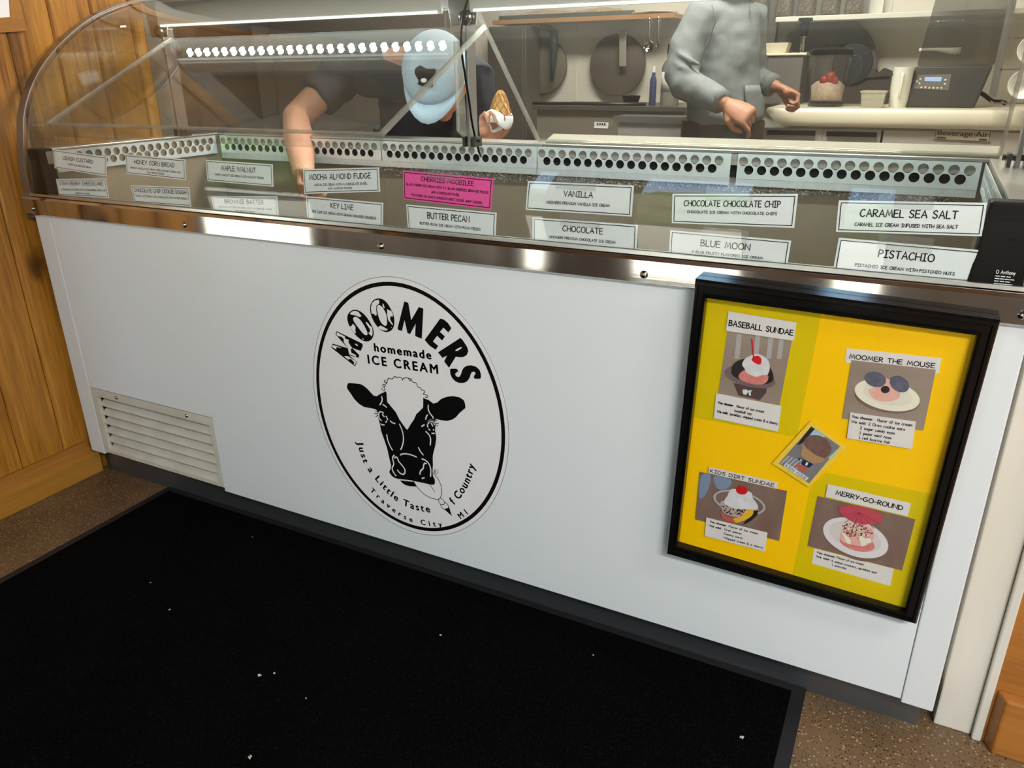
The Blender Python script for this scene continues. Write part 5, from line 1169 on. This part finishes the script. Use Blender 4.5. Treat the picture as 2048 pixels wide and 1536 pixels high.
# left part of the kitchen: steel counter, white undercounter unit, bottles
yc = 2.62; q0, q1 = at(1064, 214, yc), at(1375, 212, yc); zc = (q0.z + q1.z) / 2
t = thing('prep_counter', (lerp(q0.x, q1.x, .5), 2.9, 0), 'grey steel prep counter with dark edge under the round boards', 'counter')
MB().box(q0.x, q1.x, yc, 3.18, zc - .02, zc).build('worktop', mat('counter_edge', (.10, .09, .08), .4, .3), t); MB().box(q0.x + .02, q1.x - .02, yc + .02, 3.18, 0, zc - .02).build('cabinet', mat('counter_front', (.27, .24, .20), .45, .3), t)
q = [at(*p, yc + .018) for p in ((1189, 244), (1217, 245), (1216, 257), (1188, 256))]; mb = MB(); mb.hexa(q, [p + Vector((0, .001, 0)) for p in q]); o = mb.build('sticker_label', paper, t)
f = quad_fn(q, (0, -.0006, 0)); mb = MB()
for k in range(4): mb.add([f(p) for p in ((.18 + k * .17, .55), (.30 + k * .17, .55), (.30 + k * .17, .85), (.18 + k * .17, .85))], [(0, 1, 2, 3)])
mb.add([f(p) for p in ((.04, .42), (.96, .42), (.96, .46), (.04, .46))], [(0, 1, 2, 3)]); mb.build('sticker_marks', black_ink, o)
mb = MB(); q0 = at(1237, 232, 2.45); q1 = at(1372, 232, 2.45)
t = thing('undercounter_unit', (lerp(q0.x, q1.x, .5), 2.5, 0), 'pale grey undercounter unit behind the grey hooded worker', 'cabinet')
MB().box(q0.x, q1.x, 2.45, 2.61, 0, q0.z - .03).build('front', mat('unit_grey', (.33, .32, .31), .4), t); MB().box(q0.x - .02, q1.x, 2.44, 2.61, q0.z - .03, q0.z).build('top', mat('unit_dark', (.12, .115, .11), .4), t)
def bottle(px, pyb, pyt, r, y, m, capm, label):
    b = at(px, pyb, y); tp = at(px, pyt, y); h = tp.z - zc; rr = sz(r, y); z = zc
    t = thing('bottle', (b.x, y, z), label, 'bottle')
    MB().lathe([(.001, z), (rr, z), (rr, z + h * .62), (rr * .8, z + h * .70), (rr * .5, z + h * .76), (rr * .5, z + h * .84), (.001, z + h * .84)], (b.x, y, 0), 20).build('body', m, t, auto=40)
    MB().lathe([(rr * .55, z + h * .84), (rr * .5, z + h), (.001, z + h)], (b.x, y, 0), 16).build('cap', capm, t, auto=40); return t, b.x, rr, z, h
bottle(1304, 214, 132, 8, 2.80, mat('bottle_blue', (.04, .055, .13), .35), paper_c, 'slim dark blue bottle on the prep counter')
t, bx, rr, z, h = bottle(1338, 214, 88, 22, 2.86, mat('jug_grey', (.20, .185, .17), .4), black_pl, 'big grey jug with white label beside the slim blue bottle')
mb = MB(); mb.lathe([(rr * 1.01, z + h * .22), (rr * 1.01, z + h * .55)], (bx, 2.86, 0), 20); mb.build('label_wrap', paper_c, t, smooth=True)
c = at(1262, 207, 2.85); o = MB().lathe([(.001, zc), (.035, zc), (.045, zc + .03), (.05, zc + .045), (.02, zc + .046), (.001, zc + .05)], (c.x, 2.85, 0), 18).build('sink_stopper', black_pl, auto=40); tag(o, 'small black stopper on the prep counter below the thermometer', 'stopper')
mb = MB(); mb.tube([Vector((p.x, p.y, zc + .009)) for p in (at(1066, 211, 2.72), at(1150, 212, 2.72), at(1215, 213, 2.70), at(1292, 206, 2.74))], .008, 8); o = mb.build('metal_rod', mat('rod_dark', (.05, .05, .05), .3, .5), smooth=True); tag(o, 'thin dark rod lying along the prep counter', 'rod')
# tall pieces seen through the guards
q0, q1 = at(978, 130, 2.95), at(1052, 130, 2.95)
t = thing('tall_fridge', (lerp(q0.x, q1.x, .5), 3.1, 0), 'tall dark grey fridge behind the middle support post', 'fridge')
MB().box(q0.x, q1.x, 2.95, 3.14, 0, 1.40).build('body', mat('fridge_dark', (.10, .09, .08), .45), t, bevel=.006); MB().box(q0.x + .006, q1.x - .006, 2.925, 2.948, .1, 1.385).build('door', MATS['fridge_dark'], t, bevel=.004)
q0, q1 = at(546, 150, 2.9), at(900, 150, 2.9)
t = thing('beige_cupboard', (lerp(q0.x, q1.x, .5), 3.0, 0), 'tall beige cupboard behind the stooping worker in the blue cap', 'cupboard')
MB().box(q0.x, q1.x, 2.92, 3.19, 0, 2.3).build('carcass', mat('cupboard_beige', (.24, .215, .185), .5), t); MB().box(q0.x + .02, q1.x - .02, 2.90, 2.918, .08, 2.28).build('door', MATS['cupboard_beige'], t, bevel=.004)
# ================================================================ people
skin = mat('skin', (.50, .245, .155), .5, noise=((25, 25, 25), .3, (.44, .20, .13)))
def ring(c, rx, ry, n=20, rot=0.0, tilt=None, sq=.85):
    out = []
    for k in range(n):
        a = 2 * PI * k / n; x = rx * math.copysign(abs(math.cos(a)) ** sq, math.cos(a)); y = ry * math.copysign(abs(math.sin(a)) ** sq, math.sin(a))
        p = Vector((x * math.cos(rot) - y * math.sin(rot), x * math.sin(rot) + y * math.cos(rot), 0))
        if tilt is not None: p = tilt @ p
        out.append(Vector(c) + p)
    return out
CLOTH = bpy.data.textures.new('cloth_folds', 'CLOUDS'); CLOTH.noise_scale = .085; CLOTH.noise_depth = 1
def fleshed(mb, name, m, parent, vox, smooth_it=6, folds=0.0):
    o = mb.build(name, m, parent, smooth=True)
    r = o.modifiers.new('one_surface', 'REMESH'); r.mode = 'VOXEL'; r.voxel_size = vox; r.use_smooth_shade = True
    s = o.modifiers.new('soften', 'SMOOTH'); s.iterations = smooth_it; s.factor = .5
    if folds: d = o.modifiers.new('folds', 'DISPLACE'); d.texture = CLOTH; d.strength = folds; d.mid_level = .5; d.texture_coords = 'GLOBAL'
    return o
def hand(mb, wrist, fwd, palm, side, curl=(35, 40, 30), thumb_curl=25, s=1.0, spread=6, index_curl=None):
    """palm block, four bent fingers of unequal length, thumb from the palm's side. palm = direction the palm faces, side +1/-1 picks the thumb's side"""
    f = Vector(fwd).normalized(); p = Vector(palm); p = (p - f * p.dot(f)).normalized(); t = f.cross(p) * side
    W_ = Vector(wrist)
    def V(a, b, c): return W_ + (f * a + t * b + p * c) * s
    mb.loft([[V(a, w * math.cos(k * PI / 6), h * math.sin(k * PI / 6) + c) for k in range(12)] for a, w, h, c in ((-.02, .024, .020, 0), (.0, .027, .019, 0), (.03, .037, .018, 0), (.06, .042, .016, 0), (.085, .041, .014, 0), (.094, .036, .010, .002))])
    mb.ball(V(.03, .022, .010), .017 * s, 10, 7); mb.ball(V(.04, -.026, .008), .015 * s, 10, 7)
    for i, (b, L, r) in enumerate(((.030, .074, .0092), (.0105, .082, .0095), (-.0105, .076, .0090), (-.030, .060, .0082))):
        cs = curl if not (i == 0 and index_curl) else index_curl
        ang = 0.0; pos = Vector((.084, b, 0)); pts = [V(.060, b * .9, 0), V(*pos)]; rs = [r * 1.05, r * 1.12]
        sp = math.radians(spread) * b / .03
        for seg, (fr, cdeg) in enumerate(zip((.46, .30, .24), cs)):
            ang += math.radians(cdeg + i * 2)
            d = Vector((math.cos(ang) * math.cos(sp), math.sin(sp) * max(math.cos(ang), 0), math.sin(ang))) * (L * fr)
            pts.append(V(*(pos + d * .5))); rs.append(r * (.98 - .06 * seg)); pos = pos + d; pts.append(V(*pos)); rs.append(r * (1.02 - .09 * seg))
        mb.tube(pts, [q * s for q in rs], 10, True)
    a = math.radians(thumb_curl)
    th = [Vector((.012, .020, .006)), Vector((.036, .044, .012)), Vector((.062, .056 - .012 * math.sin(a), .018 + .022 * math.sin(a))), Vector((.084, .056 - .03 * math.sin(a), .022 + .034 * math.sin(a)))]
    mb.tube([V(*q) for q in th], [q * s for q in (.0135, .0125, .0105, .0088)], 10, True)
def head(mb, c, turn=None, s=1.0):
    """skull, jaw, nose, brow, ears, lips; looks along -Y before turning"""
    R = turn or Matrix.Identity(3); C0 = Vector(c)
    def V(x, y, z): return C0 + R @ (Vector((x, y, z)) * s)
    def E(cx, cy, cz, rx, ry, rz):
        m2 = MB(); m2.ball((0, 0, 0), (rx, ry, rz), 18, 12); mb.add([C0 + R @ ((Vector((cx, cy, cz)) + Vector(v)) * s) for v in m2.v], m2.f)
    E(0, .012, .03, .077, .096, .088); E(0, -.020, -.045, .058, .068, .068); E(0, -.062, -.092, .026, .022, .020)
    mb.tube([V(0, -.090, .012), V(0, -.104, -.012), V(0, -.112, -.030), V(0, -.098, -.036)], [q * s for q in (.010, .012, .015, .010)], 10, True)
    mb.tube([V(-.022, -.082, -.063), V(0, -.090, -.061), V(.022, -.082, -.063)], [.006 * s] * 3, 8, True); mb.tube([V(-.018, -.081, -.072), V(0, -.088, -.073), V(.018, -.081, -.072)], [.006 * s] * 3, 8, True)
    for k in (-1, 1):
        E(k * .078, .010, -.010, .010, .020, .031); E(k * .031, -.080, .003, .014, .010, .009); mb.tube([V(k * .012, -.089, .024), V(k * .034, -.087, .029), V(k * .052, -.074, .022)], [.006 * s] * 3, 8, True)
    return V
# ---- worker in the grey blue hooded sweatshirt
hood = mat('sweatshirt', (.225, .25, .26), .85, noise=((14, 14, 14), .4, (.195, .22, .23)), bump=((28, 28, 20), .35))
Y1 = 2.27
cN = at(1455, -6, Y1)
P1 = thing('person', (cN.x, Y1, 0), 'person in a grey blue hooded sweatshirt standing at the worktop, hands loosely curled', 'person')
def A(px, py, y): return at(px, py, y)
rot = math.radians(28)
tor = [(1456, -4, .060, .060), (1453, 10, .125, .085), (1451, 26, .150, .105), (1450, 60, .140, .118), (1452, 110, .136, .122), (1450, 160, .142, .126), (1447, 205, .158, .132), (1446, 232, .162, .136), (1447, 247, .148, .124)]
sh_n, el_n, wr_n = A(1403, 32, Y1 - .09), A(1363, 150, Y1 - .17), A(1444, 205, Y1 - .26)
sh_f, el_f, wr_f = A(1500, 34, Y1 + .10), A(1502, 150, Y1 + .17), A(1546, 172, Y1 + .13)
mb = MB(); mb.loft([ring(A(px, py, Y1), rx, ry, 24, rot) for px, py, rx, ry in tor])
mb.tube([sh_n + Vector((.06, .05, .0)), sh_n, sh_n.lerp(el_n, .5) + Vector((-.012, 0, 0)), el_n, el_n + Vector((.020, -.02, -.035)), el_n.lerp(wr_n, .5) + Vector((0, 0, -.012)), el_n.lerp(wr_n, .85), wr_n], [.075, .078, .074, .070, .068, .060, .050, .043], 18)
mb.tube([sh_f + Vector((-.04, -.04, 0)), sh_f, sh_f.lerp(el_f, .5), el_f, el_f + Vector((.015, 0, -.03)), el_f.lerp(wr_f, .6), wr_f], [.070, .074, .066, .060, .058, .050, .044], 18)
# soft folds on the near sleeve and the front
for (a, b, r) in (((1352, 104), (1396, 128), .013), ((1344, 122), (1388, 146), .014), ((1340, 142), (1392, 156), .015), ((1350, 166), (1412, 168), .014), ((1378, 186), (1424, 178), .013), ((1402, 200), (1438, 190), .011)):
    mb.tube([A(*a, Y1 - .205), A(lerp(a[0], b[0], .3), lerp(a[1], b[1], .3) + 1, Y1 - .226), A(lerp(a[0], b[0], .7), lerp(a[1], b[1], .7) + 2, Y1 - .232), A(*b, Y1 - .222)], [r * .6, r, r, r * .6], 8, True)
# body first: one continuous skin
bm_ = MB(); V1 = None
hc = cN + Vector((.03, -.02, .175)); trn = Matrix.Rotation(math.radians(38), 3, 'Z')
V1 = head(bm_, hc, trn)
bm_.tube([hc + Vector((0, .02, -.03)), cN + Vector((.0, .0, .02)), cN + Vector((0, .01, -.08))], [.054, .056, .075], 16)
bm_.loft([ring(A(px, py, Y1), rx * .70, ry * .68, 20, rot) for px, py, rx, ry in tor[1:]])
bm_.tube([sh_n, el_n, wr_n + Vector((-.01, 0, .0)), wr_n + Vector((.02, -.006, -.006))], [.05, .042, .029, .026], 14)
bm_.tube([sh_f, el_f, wr_f, wr_f + Vector((.02, 0, -.004))], [.05, .042, .028, .026], 14)
hip = A(1446, 240, Y1); 
for k in (-1, 1):
    hx = hip + Vector((k * .075, k * .03, 0)); bm_.tube([hx + Vector((-k * .02, 0, .02)), hx + Vector((0, 0, -.18)), Vector((hx.x, hx.y - .01, .50)), Vector((hx.x, hx.y, .30)), Vector((hx.x, hx.y + .02, .085))], [.062, .078, .056, .054, .036], 14)
    bm_.tube([Vector((hx.x - .02, hx.y + .05, .045)), Vector((hx.x + .06, hx.y - .08, .035)), Vector((hx.x + .10, hx.y - .15, .028))], [.040, .038, .026], 12, True)
hand(bm_, wr_n + Vector((.022, -.004, -.008)), (.90, -.12, -.42), (-.25, .80, -.55), -1, (62, 74, 50), 35, 1.16, 7, (34, 44, 30))
hand(bm_, wr_f + Vector((.022, .0, -.006)), (.92, .05, -.40), (-.42, -.30, -.85), 1, (55, 66, 48), 35, 1.10, 6)
B1 = fleshed(bm_, 'body', skin, P1, .0042, 4)
H1 = fleshed(mb, 'sweatshirt', hood, P1, .007, 9, .015)
mb = MB()
mb.loft([ring(wr_n.lerp(el_n, t) , .047, .047, 16, 0, (wr_n - el_n).to_track_quat('Z', 'Y').to_matrix()) for t in (.0, .12, .22)]); mb.build('cuff', hood, H1, smooth=True)
mb = MB(); mb.loft([ring(wr_f.lerp(el_f, t) , .048, .048, 16, 0, (wr_f - el_f).to_track_quat('Z', 'Y').to_matrix()) for t in (.0, .15, .30)]); mb.build('cuff', hood, H1, smooth=True)
# kangaroo pocket
def onfront(px, py, lift_=.0):
    """point of the sweatshirt's front surface nearest the viewer"""
    best = None
    for (a, b) in zip(tor[:-1], tor[1:]):
        if a[1] <= py <= b[1]:
            t = (py - a[1]) / (b[1] - a[1]); cx, rx, ry = lerp(a[0], b[0], t), lerp(a[2], b[2], t), lerp(a[3], b[3], t); c = A(cx, py, Y1)
            for k in range(180):
                an = PI + PI * k / 180 * 1.3 - .6; x = rx * math.copysign(abs(math.cos(an)) ** .85, math.cos(an)); y = ry * math.copysign(abs(math.sin(an)) ** .85, math.sin(an))
                q = Vector((c.x + x * math.cos(rot) - y * math.sin(rot), c.y + x * math.sin(rot) + y * math.cos(rot), c.z)); r = A(px, py, q.y); e = abs(r.x - q.x)
                if (best is None or e < best[0]) and q.y < Y1 + .03: best = (e, q, Vector((q.x - c.x, q.y - c.y, 0)).normalized())
    return best[1] + best[2] * (.008 + lift_)
rows = []
for py, xa, xb in ((170, 1488, 1514), (185, 1487, 1517), (200, 1488, 1522), (215, 1492, 1526), (228, 1496, 1524), (236, 1492, 1520)):
    rows.append([onfront(lerp(xa, xb, k / 6), py) for k in range(7)])
mb = MB(); vs = [p for r in rows for p in r]; mb.add(vs, [(j * 7 + i, j * 7 + i + 1, (j + 1) * 7 + i + 1, (j + 1) * 7 + i) for j in range(5) for i in range(6)])
o = mb.build('pocket', hood, H1, smooth=True); sd = o.modifiers.new('cloth', 'SOLIDIFY'); sd.thickness = .006
mb = MB(); mb.tube([rows[j][0] for j in range(6)], .002, 6); mb.tube(rows[0], .002, 6); mb.build('pocket_seam', mat('seam', (.16, .19, .20), .8), o)
pp = [onfront(1497, 14 + k * 6, .004) for k in range(5)]; mb = MB(); mb.tube(pp, .003, 6, True); mb.build('drawstring', MATS['seam'], H1)
mb = MB(); mb.tube(smooth_line([sh_n + Vector((.055, -.06, .035)), sh_n + Vector((.075, -.065, -.02)), A(1425, 60, Y1 - .135), A(1415, 85, Y1 - .14), A(1400, 112, Y1 - .15)], 4), .0022, 6); mb.build('shoulder_seam', MATS['seam'], H1)
mb = MB(); mb.tube(smooth_line([cN + Vector((.09 * math.cos(a), .085 * math.sin(a), .02 - .028 * math.sin(a + .5) )) for a in [k * PI / 8 for k in range(17)]], 2), .030, 10); fleshed(mb, 'hood', hood, H1, .008, 3)
trous = mat('dark_trousers', (.035, .037, .040), .8)
mb = MB(); mb.loft([ring(hip + Vector((0, 0, z)), .128, .112, 18, rot) for z in (.03, -.06, -.14)])
for k in (-1, 1):
    hx = hip + Vector((k * .075, k * .03, 0)); mb.tube([hx, hx + Vector((0, 0, -.18)), Vector((hx.x, hx.y - .01, .50)), Vector((hx.x, hx.y, .10))], [.098, .096, .078, .066], 14)
fleshed(mb, 'trousers', trous, P1, .010, 3, .02)
shoe = mat('dark_shoes', (.03, .03, .032), .5)
def shoes(pts_list, parent):
    for pts in pts_list:
        mb = MB(); a, b, c = [Vector(p) for p in pts]
        mb.tube([a + Vector((0, 0, .012)), b + Vector((0, 0, .010)), c], [.054, .050, .036], 14, True); fleshed(mb, 'shoe', shoe, parent, .006, 3)
shoes([(Vector((hip.x + k * .075 - .02, hip.y + k * .03 + .05, .052)), Vector((hip.x + k * .075 + .06, hip.y + k * .03 - .08, .050)), Vector((hip.x + k * .075 + .11, hip.y + k * .03 - .17, .038))) for k in (-1, 1)], P1)

hairc = mat('brown_hair', (.06, .035, .02), .6)
m2 = MB(); m2.ball((0, .020, .045), (.083, .098, .085), 18, 12); mb.add([hc + trn @ Vector(v) for v in m2.v], m2.f); m2 = MB(); m2.ball((0, .06, -.03), (.076, .05, .10), 16, 10); mb.add([hc + trn @ Vector(v) for v in m2.v], m2.f)
fleshed(mb, 'hair', hairc, P1, .007, 3)
for k in (-1, 1):
    mb = MB(); m2 = MB(); m2.ball((k * .031, -.085, .003), (.010, .007, .006), 10, 7); mb.add([hc + trn @ Vector(v) for v in m2.v], m2.f); E_ = mb.build('eye', mat('eye_white', (.7, .68, .65), .3), B1, smooth=True)
    mb = MB(); m2 = MB(); m2.ball((k * .031, -.0915, .003), (.004, .002, .004), 8, 6); mb.add([hc + trn @ Vector(v) for v in m2.v], m2.f); mb.build('pupil', hairc, B1, smooth=True)

# ---- worker stooping into the case, pale blue cap
shirt = mat('navy_shirt', (.022, .025, .034), .8); capm = mat('cap_blue', (.40, .50, .60), .75)
S1, S2 = at(700, 135, 1.00), at(945, 150, 1.10)
hcap = at(866, 147, .86)
pel = Vector((-1.80, 1.34, .92)); chest = (S1 + S2) / 2 + Vector((0, .12, -.05))
P2 = thing('person', (pel.x, pel.y, 0), 'person in dark shirt and pale blue cap stooping with one arm in the case', 'person')
E1 = at(592, 236, .80); R1 = at(608, 352, .44); 
E2 = at(945, 318, 1.06); R2 = at(982, 300, .85)
bm_ = MB(); mb = MB()
tq = (chest - pel).normalized().to_track_quat('Z', 'X').to_matrix()
spine = [(0, .15, .11), (.25, .155, .12), (.5, .165, .125), (.75, .185, .130), (.95, .185, .12), (1.08, .12, .09)]
def tring(t, a, b, g=1.0):
    c = pel.lerp(chest, t); X = (S2 - S1).normalized(); Z = (chest - pel).normalized(); Yv = Z.cross(X).normalized()
    return [c + X * (a * g * math.cos(2 * PI * k / 22)) + Yv * (b * g * math.sin(2 * PI * k / 22)) for k in range(22)]
mb.loft([tring(*s) for s in spine]); bm_.loft([tring(*s, .82) for s in spine])
nk = (S1 + S2) / 2 + Vector((.02, .0, .02))
# shirt: sleeves to above the elbow
sl = S1.lerp(E1, .62)
mb.tube([nk + Vector((-.03, .03, -.03)), S1 + Vector((.04, .02, -.01)), S1, S1.lerp(E1, .4), sl], [.095, .090, .080, .070, .072], 18)
mb.tube([nk + Vector((.03, .03, -.03)), S2 + Vector((-.03, .02, -.01)), S2, S2.lerp(E2, .4), S2.lerp(E2, .75)], [.095, .085, .078, .070, .070], 18)
bm_.tube([nk, S1, S1.lerp(E1, .5), E1, E1.lerp(R1, .4), E1.lerp(R1, .8), R1], [.06, .058, .052, .046, .047, .036, .030], 16)
bm_.tube([nk, S2, S2.lerp(E2, .5), E2, E2.lerp(R2, .5), R2], [.06, .056, .050, .044, .040, .029], 16)
bm_.tube([nk + Vector((0, .02, -.02)), hcap + Vector((.01, .10, -.04))], [.062, .056], 14)
dip = Matrix.Rotation(math.radians(55), 3, 'X') @ Matrix.Identity(3)
tn2 = Matrix.Rotation(math.radians(12), 3, 'Z') @ dip
V2 = head(bm_, hcap + Vector((0, .03, -.02)), tn2)
hand(bm_, R1 + (R1 - E1).normalized() * .02, (R1 - E1) + Vector((.0, -.05, -.10)), (.3, .6, .3), 1, (50, 55, 40), 40, 1.0, 4)
hand(bm_, R2 + Vector((.0, -.004, .022)), (.18, -.22, 1.0), (.75, -.55, -.05), 1, (48, 46, 36), 35, .98, 4)
for k in (-1, 1):
    hx = pel + Vector((k * .09, 0, 0)); bm_.tube([hx, Vector((hx.x, hx.y - .03, .50)), Vector((hx.x, hx.y, .28)), Vector((hx.x, hx.y + .02, .085))], [.088, .058, .056, .038], 14); bm_.tube([Vector((hx.x, hx.y + .06, .045)), Vector((hx.x, hx.y - .06, .035)), Vector((hx.x, hx.y - .15, .028))], [.040, .038, .028], 12, True)
B2 = fleshed(bm_, 'body', skin, P2, .0045, 4)
SH = fleshed(mb, 'shirt', shirt, P2, .008, 5, .025)
mb = MB(); mb.loft([ring(pel + Vector((0, 0, z)), .165, .125, 18) for z in (.05, -.06, -.14)])
for k in (-1, 1): hx = pel + Vector((k * .09, 0, 0)); mb.tube([hx, Vector((hx.x, hx.y - .03, .50)), Vector((hx.x, hx.y, .10))], [.10, .080, .068], 14)
fleshed(mb, 'trousers', trous, P2, .010, 3, .02)
shoes([(Vector((pel.x + k * .09, pel.y + .06, .052)), Vector((pel.x + k * .09, pel.y - .06, .050)), Vector((pel.x + k * .09, pel.y - .17, .038))) for k in (-1, 1)], P2)
# cap: crown over the head, brim pointing down and forward
m2 = MB(); Cc = hcap + Vector((0, .03, -.02))
rings = []
for i in range(9):
    a = PI / 2 * i / 8; rings.append([(.104 * math.cos(a * .97) * math.cos(2 * PI * k / 26), .120 * math.cos(a * .97) * math.sin(2 * PI * k / 26) + .012, .030 + .112 * math.sin(a)) for k in range(26)])
m2.loft(rings); mb = MB(); mb.add([Cc + tn2 @ Vector(v) for v in m2.v], m2.f); CP = mb.build('cap', capm, P2, smooth=True)
m2 = MB(); o_ = []; i_ = []
for k in range(15):
    a = PI + PI * k / 14; i_.append((.100 * math.cos(a), .116 * math.sin(a) + .012, .034)); o_.append((.106 * math.cos(a), (.116 + .060 * max(0, math.sin(a - PI)) ** .7) * math.sin(a) + .012, .020 + .010 * abs(math.cos(a))))
m2.loft([i_, o_], closed=False); mb = MB(); mb.add([Cc + tn2 @ Vector(v) for v in m2.v], m2.f); o = mb.build('brim', capm, CP, smooth=True); sd = o.modifiers.new('card', 'SOLIDIFY'); sd.thickness = .003
# dark emblem on the crown: an irregular blot with a painted-on highlight, wrapped on the surface
def oncap(u, v, r=1.012):
    a = math.radians(v); b = math.radians(-90 + u); h = math.cos(a * .97); return Cc + tn2 @ Vector((.104 * r * h * math.cos(b), .120 * r * h * math.sin(b) + .012, .030 + .112 * r * math.sin(a)))
mb = MB(); n = 40; cen = oncap(6, 50, 1.02); blot = [oncap(6 + (24 + 6 * math.sin(3 * q + .6) + 3 * math.sin(5 * q)) * math.cos(q), 50 + (16 + 4 * math.cos(2 * q + 1)) * math.sin(q), 1.055) for q in [2 * PI * k / n for k in range(n)]]
cen = oncap(6, 50, 1.06); mid = [oncap(6 + .5 * (24 + 6 * math.sin(3 * q + .6) + 3 * math.sin(5 * q)) * math.cos(q), 50 + .5 * (16 + 4 * math.cos(2 * q + 1)) * math.sin(q), 1.06) for q in [2 * PI * k / n for k in range(n)]]
mb.add([cen] + mid + blot, [(0, k + 1, (k + 1) % n + 1) for k in range(n)] + [(k + 1, n + k + 1, n + (k + 1) % n + 1, (k + 1) % n + 1) for k in range(n)]); mb.build('emblem', black_ink, CP)
mb = MB(); cen = oncap(4, 46, 1.073); blot = [oncap(4 + 7 * math.cos(q), 46 + 3 * math.sin(q), 1.072) for q in [2 * PI * k / 10 for k in range(10)]]; mb.add([cen] + blot, [(0, k + 1, (k + 1) % 10 + 1) for k in range(10)]); mb.build('emblem_highlight', paper, CP)
# printed lines on the shirt by the shoulder
mb = MB(); rnd = random.Random(6); q0 = S2.lerp(nk, .35) + Vector((0, -.10, -.03))
for r in range(3):
    for k in range(9):
        a = q0 + Vector((-.055 + k * .012, -.002 * r, -.012 * r - .004 * k * -1 - .02)); mb.tube([a, a + Vector((rnd.uniform(-.004, .008), 0, rnd.uniform(-.007, .007)))], .0015, 5)
mb.build('shirt_print', paper_c, SH)
# waffle cone in the raised hand, wrapped in a napkin
cb0 = at(1000, 238, .82); ct = at(1001, 182, .84)
dirc = (ct - cb0).normalized(); tl = dirc.to_track_quat('Z', 'Y').to_matrix(); Lc = (ct - cb0).length
waf = bpy.data.materials.new('waffle'); waf.use_nodes = True; nt = waf.node_tree; b = nt.nodes['Principled BSDF']; b.inputs['Roughness'].default_value = .6
t = thing('waffle_cone', cb0, 'golden waffle cone in a white napkin held by the stooping worker', 'waffle cone')
mb = MB(); prof = [(.033, 0), (.030, Lc * .25), (.022, Lc * .6), (.012, Lc * .9), (.004, Lc * 1.02)]
mb.lathe(prof, cb0, 24, 'Z', tl); mb.build('cone', mat('waffle_gold', (.58, .33, .11), .6), t, smooth=True)
mb = MB()
for s in (-1, 1):
    for k in range(9):
        a0 = 2 * PI * k / 9; pts = []
        for j in range(9):
            u = j / 8; r = .0012 + (lerp(.033, .030, u / .25) if u < .25 else lerp(.030, .022, (u - .25) / .35) if u < .6 else lerp(.022, .012, (u - .6) / .3) if u < .9 else lerp(.012, .005, (u - .9) / .1)); a = a0 + s * u * 1.5; pts.append(cb0 + tl @ Vector((r * math.cos(a), r * math.sin(a), Lc * u)))
        mb.tube(pts, .0018, 5)
mb.build('waffle_ridges', mat('waffle_brown', (.40, .20, .06), .6), t, smooth=True)
mb = MB(); rings = [[cb0 + tl @ Vector(((r + .004 * math.sin(5 * a + h * 60)) * math.cos(a), (r + .004 * math.sin(5 * a + h * 60)) * math.sin(a), h + .010 * math.sin(2 * a))) for a in [2 * PI * k / 30 for k in range(30)]] for r, h in ((.030, -.024), (.037, -.008), (.039, .006), (.038, .012))]
mb.loft(rings, cap=False); o = mb.build('napkin', paper, t, smooth=True); sd = o.modifiers.new('paper', 'SOLIDIFY'); sd.thickness = .001
